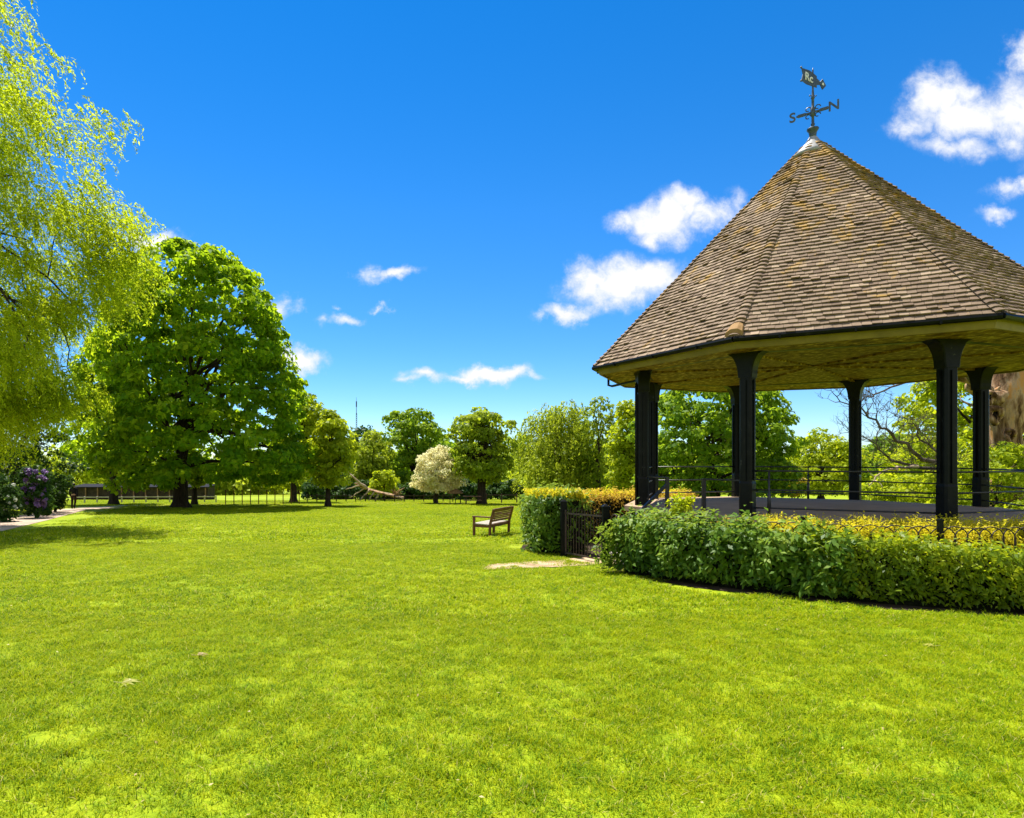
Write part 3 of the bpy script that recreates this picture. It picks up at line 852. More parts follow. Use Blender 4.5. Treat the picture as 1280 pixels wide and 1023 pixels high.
# the big feathery tree leaning in from the left
edge = [(-60, 10), (-20, 18), (0, 30), (25, 45), (48, 82), (75, 84), (100, 70), (130, 80), (170, 94), (210, 108), (232, 112), (248, 132), (280, 160), (300, 150), (318, 126), (350, 116), (400, 112), (440, 106), (470, 82), (492, 84), (512, 56), (532, 22), (552, -16)]


def keep_edge(P, r):
    px = PX + P[:, 0] / P[:, 1] * F; py = YH + (EYE - P[:, 2]) / P[:, 1] * F
    return (px > -330) & ((px > -60) | (r.random(len(P)) < .05)) & (r.random(len(P)) < np.interp(py, [-100, 60, 180, 270, 420], [.12, .2, .32, .72, .85]))


rows = [(y, -560 + (186 - x) * .6, x - 6) for (y, x) in edge]
weeping('willow_tree', 'tall yellow green feathery tree hanging in from the left edge', rows, 24, M['willow'], -190, 1900, bough=(16, (.55, .5, .26)), seed=31, L=(.6, 2.0), leaf=.15, pairs=28, tr=.55, shell=.62, depth=.45, spread=.42, droop=.85, keep=keep_edge, limbs=34, lw=.30, nl=5)

# shrubs below it
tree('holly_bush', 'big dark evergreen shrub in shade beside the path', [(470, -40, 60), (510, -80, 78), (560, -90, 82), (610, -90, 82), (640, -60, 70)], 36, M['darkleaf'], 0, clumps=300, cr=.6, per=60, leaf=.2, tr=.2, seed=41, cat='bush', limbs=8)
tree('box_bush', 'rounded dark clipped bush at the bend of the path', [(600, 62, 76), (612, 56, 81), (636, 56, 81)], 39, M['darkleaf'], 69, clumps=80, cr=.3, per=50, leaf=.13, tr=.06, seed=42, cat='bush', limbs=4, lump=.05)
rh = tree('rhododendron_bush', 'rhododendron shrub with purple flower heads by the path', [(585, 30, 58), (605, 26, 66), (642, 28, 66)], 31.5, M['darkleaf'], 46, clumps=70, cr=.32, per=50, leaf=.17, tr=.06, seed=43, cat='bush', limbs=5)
r_ = np.random.default_rng(44)
P, out, _ = crown_clumps([(588, 34, 56), (606, 30, 60), (640, 34, 58)], 31.2, 62, .1, r_, .9, .9)
P = P[P[:, 1] < 31.5][:40]; out = out[:len(P)]
V, t = clump_leaves(P, out, r_, .12, 46, .10, flat=1, asp=.8)
for k in range(len(P)): quad_mesh('flower_head', V[k * 184:(k + 1) * 184] - np.array(rh.location), t[k * 46:(k + 1) * 46], M['purple'], rh)
wf = tree('white_flower_bush', 'low leafy shrub with white flowers at the left edge by the path', [(600, -20, 18), (622, -30, 24), (652, -30, 22)], 28.5, M['darkleaf'], -4, clumps=70, cr=.32, per=50, leaf=.16, tr=.05, seed=45, cat='bush', limbs=4)
P, out, _ = crown_clumps([(604, -10, 18), (625, -20, 24), (650, -20, 22)], 28.3, 60, .1, r_, .9, .9)
P = P[P[:, 1] < 28.6][:26]; out = out[:len(P)]
V, t = clump_leaves(P, out, r_, .055, 22, .09, flat=1, asp=.8)
for k in range(len(P)): quad_mesh('flower_head', V[k * 88:(k + 1) * 88] - np.array(wf.location), t[k * 22:(k + 1) * 22], M['whiteflower'], wf)

# ------------------------------------------------------------------ dead tree at the right
random.seed(5)
d = 27.0
b = gp(W(1262, 600, d).x, d)
root = empty('dead_tree', b); tag(root, 'gnarled bare dead tree trunk with broken limbs at the right edge', 'dead tree')


def gnarl(pts, radii, seed, n=22, amp=.25, steps=5):
    rr = np.random.default_rng(seed); rings = []
    P = [Vector(p) for p in pts]
    tot = (len(P) - 1) * steps; ph = rr.uniform(0, 6.28, 6)
    for i in range(tot + 1):
        s = i / steps; k = min(int(s), len(P) - 2); t = s - k
        c = P[k].lerp(P[k + 1], t); r0 = radii[k] + (radii[k + 1] - radii[k]) * t
        ring = []
        for j in range(n):
            a = 2 * math.pi * j / n
            tw = a + s * .35
            q = 1 + amp * (math.sin(3 * tw + ph[0]) * .45 + math.sin(5 * tw + ph[1] + s) * .3 + math.sin(8 * tw + ph[2]) * .2) + rr.normal(0, amp * .16) + amp * .5 * math.sin(s * 2.1 + a * 2 + ph[3]) * .5
            ring.append(c + Vector((math.cos(a) * r0 * q, math.sin(a) * r0 * q, 0)))
        rings.append(ring)
    return rings


mb = MB()
mb.loft(gnarl([b + Vector((0, 0, -.2)), b + Vector((0, 0, .6)), W(1258, 590, d), W(1254, 545, d), W(1260, 505, d), W(1268, 470, d), W(1274, 430, d), W(1276, 412, d)], [1.05, .82, .60, .52, .74, .80, .7, .45], 3))
trunk = mb.build('trunk', M['deadwood'], root, b, smooth=True)
# burrs and hollows with thick lips
mb = MB()
for (px, py, dd, R1, r1) in ((1244, 520, d - .85, .26, .11), (1237, 498, d - .75, .2, .09), (1262, 545, d - .6, .2, .08)):
    c = W(px, py, dd)
    pts = [c + Vector((math.cos(a) * R1 * .8, -.08 * math.sin(a * 2), math.sin(a) * R1 * 1.2)) for a in np.linspace(0, 2 * math.pi, 15)]
    mb.tube(pts, [r1 * random.uniform(.7, 1.3) for _ in pts], 7, wob=.15)
mb.build('burr', M['deadwood'], trunk, b, smooth=True)
mb = MB()
for (px, py, dd, R1) in ((1244, 520, d - .70, .2), (1237, 498, d - .62, .15)):
    mb = MB(); c = W(px, py, dd)
    mb.loft([[c + Vector((math.cos(a) * R1 * q, y_, math.sin(a) * R1 * 1.3 * q)) for a in np.linspace(0, 2 * math.pi, 12, endpoint=False)] for (q, y_) in ((1, -.1), (.75, -.08), (.1, -.06))])
    mb.build('hollow', M['soil'], trunk, b, smooth=True)


def twigs(mb, pts, r0, gen, rr, up=.25, ln=1.0):
    for i in range(2, len(pts)):
        for _ in range(2 if gen else 1):
            if rr.random() < .8:
                t = (pts[i] - pts[i - 1]).normalized()
                side = Vector((rr.normal(0, .8), rr.normal(0, .6), rr.normal(up, .5)))
                dirn = (t * .8 + side).normalized(); L = ln * rr.uniform(.5, 1.1)
                p = [pts[i]]
                for k in range(4):
                    dirn = (dirn + Vector((rr.normal(0, .3), rr.normal(0, .3), rr.normal(.05, .3)))).normalized()
                    p.append(p[-1] + dirn * L / 4)
                mb.tube(p, [r0 * (1 - .8 * k / 4) for k in range(5)], 5)
                if gen > 0: twigs(mb, p, r0 * .55, gen - 1, rr, up, ln * .55)


def bare(path, dd, r0, r1, seed, name='branch', mat='greybranch', gen=2, ln=1.2, parent=root):
    rr = np.random.default_rng(seed); mb = MB()
    pts = []
    P = [W(px, py, dd + k * .0) for k, (px, py) in enumerate(path)]
    for i in range(len(P) - 1):
        for k in range(4):
            q = P[i].lerp(P[i + 1], k / 4); q += Vector((rr.normal(0, .05), rr.normal(0, .12), rr.normal(0, .04))); pts.append(q)
    pts.append(P[-1])
    n = len(pts)
    mb.tube(pts, [r0 + (r1 - r0) * (i / (n - 1)) ** .7 for i in range(n)], 7)
    twigs(mb, pts, r1 * 1.1, gen, rr, .2, ln)
    mb.build(name, M[mat], parent, b, smooth=True)


bare([(1252, 500), (1228, 487), (1205, 470), (1186, 452)], 26.6, .38, .2, 51, mat='deadwood', gen=0, ln=.6)
bare([(1230, 486), (1200, 466), (1165, 467), (1122, 482), (1088, 496), (1072, 504)], 26.2, .10, .015, 52, gen=1, ln=.8)
bare([(1258, 560), (1215, 585), (1170, 578), (1140, 560), (1106, 538), (1078, 518), (1046, 496)], 25.8, .16, .018, 53, gen=2, ln=1.25)
bare([(1230, 583), (1180, 590), (1146, 584), (1116, 575), (1092, 556), (1066, 540)], 25.3, .11, .014, 54, gen=2, ln=.95)
bare([(1175, 580), (1160, 556), (1142, 532), (1118, 520)], 25.9, .06, .014, 55, gen=2, ln=1.0)
bare([(1150, 586), (1118, 582), (1100, 594), (1086, 608)], 25.0, .07, .02, 56, mat='palebranch', gen=0, ln=.5)
bare([(1250, 515), (1230, 508), (1212, 506)], 26.4, .14, .05, 57, mat='deadwood', gen=0, ln=.5)

# ------------------------------------------------------------------ bandstand
ZT, ZE, ZA, ZD = 3.677, 3.711, 8.82, .49
COLS = [(8.65, 10.876), (5.89, 12.18), (4.755, 14.87), (5.76, 17.18), (8.41, 17.98), (10.84, 16.63), (12.17, 14.34), (11.25, 11.75)]
EAVE = [(8.34, 9.48), (5.24, 11.33), (3.68, 15.02), (5.1, 17.83), (8.45, 19.2), (11.85, 17.85), (13.25, 14.45), (11.85, 11.05)]
AP = Vector((CX, CY, ZA))
BB = gp(CX, CY)
band = empty('bandstand', BB); tag(band, 'open octagonal bandstand with brown tiled pyramid roof and black columns', 'bandstand')
C2 = Vector((CX, CY, 0))


def ring_at(pts, z, scale=1.0, off=0.0):
    out = []
    for (x, y) in pts:
        v = Vector((x - CX, y - CY, 0)) * scale
        v += v.normalized() * off
        out.append(Vector((CX + v.x, CY + v.y, z)))
    return out


# roof body
mb = MB()
e0 = ring_at(EAVE, ZE + .02, 1, -.03)
mb.add(e0 + [AP - Vector((0, 0, .06))], [((i + 1) % 8, i, 8) for i in range(8)])
mb.add(e0, [tuple(range(8))])
roof = mb.build('roof', M['tile'], band, BB)
# tiles
mb = MB(); rr = random.Random(11)
NR = 60
for k in range(8):
    c0 = Vector((*EAVE[(k + 1) % 8], ZE + .02)); c1 = Vector((*EAVE[k], ZE + .02))   # left to right seen from outside
    a = (c1 - c0); La = a.length; a.normalize()
    mid = (c0 + c1) / 2
    nrm = a.cross(AP - c0).normalized()
    if nrm.z < 0: nrm = -nrm
    u = nrm.cross(a).normalized()
    if u.z < 0: u = -u
    S = (AP - c0).dot(u); ta = (AP - c0).dot(a)          # slope length, apex position along a
    gauge = S / NR
    wav = [rr.uniform(0, 6.28) for _ in range(4)]

    def lim(s):
        t = min(max(s / S, 0), 1)
        return ta * t, La + (ta - La) * t
    for j in range(NR):
        s0 = j * gauge - (.03 if j == 0 else 0); s1 = min(s0 + gauge * 1.55, S * .995)
        l0, r0 = lim(s0); l1, r1 = lim(s1)
        if r0 - l0 < .06: continue
        w = .138; x = l0 - (w * .5 if j % 2 else 0) - rr.uniform(0, .03)
        while x < r0:
            ww = w * rr.uniform(.94, 1.04)
            xa, xb = max(x, l0), min(x + ww - .004, r0)
            if xb - xa > .015:
                xa1, xb1 = min(max(xa, l1), r1), max(min(xb, r1), l1)
                if xb1 - xa1 < .004: xb1 = xa1 + .004
                lift = .048 + rr.uniform(-.005, .010) + .006 * math.sin(x * 2.1 + wav[0] + j * .3) + (.018 if rr.random() < .03 else 0)
                th = .028
                sj = s0 + rr.uniform(-.009, .009) + .008 * math.sin(x * 1.3 + wav[1])
                tilt = rr.uniform(-.004, .004)
                P = lambda xx, ss, hh: c0 + a * xx + u * ss + nrm * hh
                vs = [P(xa, sj, lift + tilt), P(xb, sj, lift - tilt), P(xb1, s1, .008), P(xa1, s1, .008),
                      P(xa, sj, lift - th + tilt), P(xb, sj, lift - th - tilt), P(xb1, s1, -.008), P(xa1, s1, -.008)]
                tn = min(max(rr.gauss(.46, .2), 0), 1)
                if rr.random() < .035: tn = rr.uniform(.85, 1)
                mb.add(vs, [(0, 1, 2, 3), (4, 5, 1, 0), (4, 0, 3, 7), (5, 6, 2, 1)], tn)
            x += ww
mb.build('roof_tiles', M['tile'], roof, BB)
# bonnet hips
mb = MB()
for k in range(8):
    c = Vector((*EAVE[k], ZE + .02)); d_ = (AP - c); L = d_.length; d_.normalize()
    out = Vector((EAVE[k][0] - CX, EAVE[k][1] - CY, 0)).normalized()
    sd = Vector((-out.y, out.x, 0))
    upv = sd.cross(d_).normalized()
    if upv.z < 0: upv = -upv
    nb = NR
    for j in range(nb):
        s0 = j * L / nb; s1 = s0 + L / nb * 1.4
        if s1 > L * .985: continue
        R0, R1 = .10 * (1 - .25 * j / nb), .075 * (1 - .25 * j / nb)
        lft = .035 + rr.uniform(-.006, .012)
        ring = []
        for (R, s, lf) in ((R0, s0, lft), (R1, s1, .005)):
            q = c + d_ * s
            for th in (-1.15, -.6, 0, .6, 1.15):
                ring.append(q + sd * (math.sin(th) * R * 1.15) + upv * (math.cos(th) * R * .62 - R * .22 + lf))
        low = [v - upv * .02 for v in ring[:5]]
        vs = ring + low
        fs = [(i, i + 1, i + 6, i + 5) for i in range(4)] + [(10 + i, 11 + i, i + 1, i) for i in range(4)]
        mb.add(vs, fs, min(max(rr.gauss(.34, .16), 0), 1))
mb.build('hip_tiles', M['tile'], roof, BB)
# rounded block at the foot of the front left hip
c = Vector((*EAVE[1], ZE + .1)); d_ = (AP - c).normalized(); out = Vector((EAVE[1][0] - CX, EAVE[1][1] - CY, 0)).normalized(); sd = Vector((-out.y, out.x, 0))
mb = MB(); rings = []
for s, R in ((-.02, .15), (.20, .11)):
    rings.append([c + d_ * s + sd * (math.cos(t) * R * 1.1) + Vector((0, 0, 1)) * (math.sin(t) * R * .75 - .02) for t in np.linspace(-.2, math.pi + .2, 6)])
mb.loft(rings, tint=.95)
mb.build('hip_end_tile', std_mat('ochre_clay', [(.3, (.22, .12, .04)), (.7, (.34, .20, .075))], 8, 5, .8, .2, .4, .01), roof, BB)
# lead cap
mb = MB()
rings = []
for (z, r) in ((ZA - .44, .47), (ZA - .30, .34), (ZA - .1, .16), (ZA + .02, .085), (ZA + .05, .05)):
    rings.append([Vector((CX + math.cos(t) * r, CY + math.sin(t) * r, z)) for t in np.linspace(0, 2 * math.pi, 16, endpoint=False)])
mb.loft(rings)
mb.build('lead_cap', M['lead'], roof, BB, smooth=True)

# gutter, fascia, ceiling, beams
mb = MB(); g = ring_at(EAVE, ZE - .012, 1, .03)
for i in range(8):
    a, c = g[i], g[(i + 1) % 8]
    mb.tube([a, c], .052, 8)
    for t in (.2, .5, .8):
        q = a.lerp(c, t); mb.box(q + Vector((0, 0, -.02)), (.03, .14, .06), (c - a).normalized(), Vector((0, 0, 1)).cross((c - a).normalized()))
mb.build('gutter', M['black'], band, BB, smooth=False)
mb = MB(); o1 = ring_at(EAVE, ZE - .01, 1, -.06); o2 = ring_at(EAVE, ZE - .17, 1, -.10); o3 = ring_at(EAVE, ZE - .17, 1, -.14); o4 = ring_at(EAVE, ZE - .01, 1, -.14)
vs = o1 + o2 + o3 + o4; fs = []
for i in range(8):
    j = (i + 1) % 8
    for q in range(3): fs.append((q * 8 + j, q * 8 + i, (q + 1) * 8 + i, (q + 1) * 8 + j))
mb.add(vs, fs); mb.build('fascia', M['fascia'], band, BB)
mb = MB(); i1 = ring_at(EAVE, ZE - .14, 1, -.145); vs = i1 + [Vector((CX, CY, ZE - .03))] ; mb.add(vs, [(i, (i + 1) % 8, 8) for i in range(8)])
mb.build('ceiling', M['soffit'], band, BB)
mb = MB()
for i in range(8):
    a = Vector((*COLS[i], ZT - .04)); c = Vector((*COLS[(i + 1) % 8], ZT - .04))
    mb.bar(a, c, .16, .09)
mb.build('beam', M['black'], band, BB)
mb = MB()
for i in range(8):
    a = Vector((*COLS[i], ZT + .01)); mb.bar(Vector((a.x, a.y, ZE - .135)).lerp(Vector((CX, CY, ZE - .04)), .04), Vector((CX, CY, ZE - .04)), .05, .05)
mb.build('ceiling_rib', M['soffit'], band, BB)

# columns


def oct_ring(c, tx, rx, wt, wr, z, ch=.28):
    pts = []
    for (i, j) in ((1, -ch * 0 - (1 - ch)), (1, 1 - ch), (1 - ch, 1), (-(1 - ch), 1), (-1, 1 - ch), (-1, -(1 - ch)), (-(1 - ch), -1), (1 - ch, -1)):
        q = c + tx * (i * wt) + rx * (j * wr); q.z = z; pts.append(q)
    return pts


for i, (x, y) in enumerate(COLS):
    rx = Vector((x - CX, y - CY, 0)).normalized(); tx = Vector((-rx.y, rx.x, 0)); c = Vector((x, y, 0))
    hw = .115
    mb = MB()
    rings = [oct_ring(c, tx, rx, w_, w_, z) for (z, w_) in ((ZD - .02, hw * 1.06), (ZD + .62, hw * 1.06), (ZD + .66, hw), (ZT - .05, hw))]
    mb.loft(rings)
    # raised ribs on the four faces
    for (u_, v_) in ((tx, rx), (rx, tx), (-tx, rx), (-rx, tx)):
        q = c + u_ * (hw + .012); q.z = (ZD + .68 + ZT - .6) / 2
        mb.box(q, (.028, .05, (ZT - .6) - (ZD + .68)), u_, v_)
    colo = mb.build('column', M['black'], band, BB)
    mb = MB(); rings = []
    for t in np.linspace(0, 1, 9):
        z = ZT - .56 + .56 * t
        wt = hw + .02 + (.235) * (t ** 2.6 if t < .86 else .86 ** 2.6 + (t - .86) * .12)
        if t == 0: wt = hw + .012
        if t > .86: wt = hw + .02 + .235 * .98
        wr = hw + .014 + .03 * t ** 2
        rings.append(oct_ring(c, tx, rx, wt, wr, z, .12))
    mb.loft(rings)
    mb.build('capital', M['black'], colo, BB)

# deck and plinth
mb = MB(); R1 = ring_at(COLS, ZD - .005, 1, .42); R2 = ring_at(COLS, ZD + .07, .55); R3 = [Vector((CX, CY, ZD + .11))]
vs = R1 + R2 + R3
fs = [(i, (i + 1) % 8, 8 + (i + 1) % 8, 8 + i) for i in range(8)] + [(8 + i, 8 + (i + 1) % 8, 16) for i in range(8)]
fs = [tuple(reversed(f)) for f in fs]
mb.add(vs, fs); R0 = ring_at(COLS, ZD - .12, 1, .42)
mb.add(R1 + R0, [(i, 8 + i, 8 + (i + 1) % 8, (i + 1) % 8) for i in range(8)])
mb.build('deck', M['deck'], band, BB)
mb = MB(); mb.loft([ring_at(COLS, -1.2, 1, .34), ring_at(COLS, ZD - .03, 1, .34)])
mb.build('plinth', M['plinth'], band, BB)
# steps at the entrance side
so_ = Vector(((COLS[1][0] + COLS[2][0]) / 2 - CX, (COLS[1][1] + COLS[2][1]) / 2 - CY, 0)).normalized(); st = Vector((-so_.y, so_.x, 0))
r0 = Vector(((COLS[1][0] + COLS[2][0]) / 2 - CX, (COLS[1][1] + COLS[2][1]) / 2 - CY, 0)).length + .42
mb = MB()
for k in range(5):
    zt = ZD - .18 * (k + 1); q = C2 + so_ * (r0 + .13 + k * .26); zb = -1.0
    q.z = (zt + zb) / 2; mb.box(q, (.262, 1.3, zt - zb), so_, st)
mb.build('step', M['step'], band, BB)

# railings
RH = (.86, .50, .16)
for i in range(8):
    if i == 1: continue
    a = Vector((*COLS[i], 0)); c = Vector((*COLS[(i + 1) % 8], 0)); mb = MB()
    for h in RH:
        p0 = a.copy(); p1 = c.copy(); p0.z = p1.z = ZD + h; mb.tube([p0, p1], .016, 7)
    for t in {0: (.88,), 4: (.62,)}.get(i, ()):
        q = a.lerp(c, t)
        mb.tube([Vector((q.x, q.y, ZD - .02)), Vector((q.x, q.y, ZD + .16)), Vector((q.x, q.y, ZD + .18)), Vector((q.x, q.y, ZD + .42)), Vector((q.x, q.y, ZD + .44)), Vector((q.x, q.y, ZD + RH[0]))], [.03, .026, .036, .03, .018, .018], 8)
    mb.build('railing', M['iron'], band, BB, smooth=True)
A, B = Vector((*COLS[2], 0)), Vector((*COLS[1], 0)); mb = MB()
pa, pb = A.lerp(B, .27), A.lerp(B, .63)
for (c, e) in ((A, pa), (B, pb)):
    mb = MB(); p0 = c.copy(); p1 = e.copy(); p0.z = p1.z = ZD + .67; mb.tube([p0, p1], .018, 7)
    mb.bar(Vector((e.x, e.y, ZD - .1)), Vector((e.x, e.y, ZD + .68)), .07)
    mb.build('railing', M['iron'], band, BB)
mb = MB(); p0 = Vector((pa.x + .05, pa.y + .02, ZD + .56)); p1 = p0 + so_ * 1.0 + Vector((0, 0, -.84)); mb.bar(p0, p1, .05, .06); mb.bar(Vector((p1.x, p1.y, -1)), p1, .05)
mb.build('handrail', M['iron'], band, BB)
# rain pipe from the gutter to the left column
mb = MB(); e3 = ring_at(EAVE, ZE - .06, 1, .0)[3]; a = Vector((*COLS[2], 0)); dirp = Vector((a.x - CX, a.y - CY, 0)).normalized()
q = a + dirp * .15
mb.tube([Vector((4.35, 16.35, ZE - .06)), Vector((4.35, 16.35, ZE - .26)), Vector((4.40, 16.2, ZE - .3)), Vector((q.x + .1, q.y + .05, ZE - .3)), Vector((q.x, q.y, ZE - .4)), Vector((q.x, q.y, -.6))], .03, 8)
mb.build('rain_pipe', M['black'], band, BB, smooth=True)

# weather vane
vane = empty('weather_vane', (0, 0, 0)); vane.parent = band; vane.matrix_parent_inverse = Matrix.Translation(-BB)
z0 = ZA + .2
mb = MB(); zz = lambda py: EYE + (YH - py) / F * CY
rp = [(ZA + .0, .072), (ZA + .07, .072), (ZA + .14, .085), (ZA + .19, .12), (ZA + .22, .125), (ZA + .235, .1), (ZA + .245, .03), (zz(158), .03), (zz(156), .045), (zz(154), .03), (zz(146), .028), (zz(145), .05), (zz(136), .05), (zz(134), .028), (zz(124), .028), (zz(123), .045), (zz(121), .03), (zz(112), .02), (zz(88), .016), (zz(85), .003)]
mb.loft([[Vector((CX + math.cos(t) * r, CY + math.sin(t) * r, z)) for t in np.linspace(0, 2 * math.pi, 10, endpoint=False)] for (z, r) in rp])
for z in (zz(164), zz(120)):
    for sx in (-1, 1):
        c = Vector((CX + sx * .07, CY, z)); mb.tube([Vector((CX, CY, z)), c], .008, 5); mb.tube([c - Vector((.018, 0, 0)), c, c + Vector((.018, 0, 0))], [.004, .02, .004], 7)
mb.build('pole', M['vane'], vane, None, smooth=True)
ndir = Vector((.77, -.64, 0)).normalized(); zc = zz(140.5)
mb = MB(); cc = Vector((CX, CY, zc))
mb.bar(cc - ndir * .33, cc + ndir * .33, .028, .036)
for s in (-1, 1):
    mb.bar(cc + ndir * (s * .14), cc + ndir * (s * .30), .045, .055)
    for (sz) in (-1, 1):
        ctr = cc + ndir * (s * .095) + Vector((0, 0, sz * .085))
        pts = [ctr + ndir * (math.cos(t) * .06 * (1 - .09 * t)) + Vector((0, 0, math.sin(t) * .06 * (1 - .09 * t))) for t in np.linspace(0, 5.2, 16)]
        mb.tube(pts, .012, 5)
mb.build('arm', M['vane'], vane)


def text(body, size, loc, xdir, name, mat, parent, ext=.006):
    cu = bpy.data.curves.new(name, 'FONT'); cu.body = body; cu.size = size; cu.extrude = ext; cu.align_x = 'CENTER'; cu.align_y = 'CENTER'; cu.offset = .004
    tmp = bpy.data.objects.new('tmp_text', cu); COL.objects.link(tmp)
    dg = bpy.context.evaluated_depsgraph_get(); me = bpy.data.meshes.new_from_object(tmp.evaluated_get(dg))
    bpy.data.objects.remove(tmp)
    x = Vector(xdir).normalized(); z = Vector((0, 0, 1)); y = x.cross(z)
    me.transform(Matrix((( x.x, z.x, -y.x, loc[0]), (x.y, z.y, -y.y, loc[1]), (x.z, z.z, -y.z, loc[2]), (0, 0, 0, 1))))
    me.materials.clear(); me.materials.append(mat)
    o = bpy.data.objects.new(name, me); COL.objects.link(o); o.parent = parent
    return o


text('N', .30, cc + ndir * .41, ndir, 'letter', M['vane'], vane, .014)
text('S', .30, cc - ndir * .41, ndir, 'letter', M['vane'], vane, .014)
# pointer flag: swallow plate with a diamond tip
fdir = Vector((.93, .37, -.13)).normalized()
fz = zz(101)


def plate(poly, th, mb, tint=.5):
    nrm = fdir.cross(Vector((0, 0, 1)))
    f = [Vector((CX, CY, fz)) + fdir * p[0] + Vector((0, 0, p[1])) + nrm * th for p in poly]
    k = [v - nrm * 2 * th for v in f]; n = len(poly)
    mb.add(f + k, [tuple(range(n)), tuple(reversed(range(n, 2 * n)))] + [(i, i + n, (i + 1) % n + n, (i + 1) % n) for i in range(n)], tint)


mb = MB()
plate([(-.36, .16), (-.32, .04), (-.36, -.12), (-.20, -.15), (.12, -.12), (.12, .14), (-.1, .19)], .008, mb)
plate([(.12, -.06), (.22, -.02), (.22, .06), (.12, .09)], .008, mb)
plate([(.20, .02), (.31, -.10), (.42, .02), (.31, .14)], .010, mb)
for p in ((-.37, .17), (-.37, -.13)):
    q = Vector((CX, CY, fz)) + fdir * p[0] + Vector((0, 0, p[1])); mb.tube([q - Vector((0, 0, .03)), q, q + Vector((0, 0, .03))], [.004, .026, .004], 7)
mb.build('flag', M['vane'], vane)
nf = fdir.cross(Vector((0, 0, 1)))
text('Rc', .25, Vector((CX, CY, fz + .01)) - fdir * .14 + nf * .012, fdir, 'monogram', M['letter'], vane, .006)
mb = MB(); mb.tube([Vector((CX, CY, fz + .02)) + fdir * .31 + nf * .008, Vector((CX, CY, fz + .02)) + fdir * .31 + nf * .018], .032, 10)
mb.build('diamond_boss', M['letter'], vane)

# ------------------------------------------------------------------ hedges, hoop fence, gate


def ring_outer(phi):
    return float(np.interp(phi, [-40, 0, 11, 38.5, 60, 69], [6.9, 6.88, 6.78, 6.18, 5.92, 5.80]))


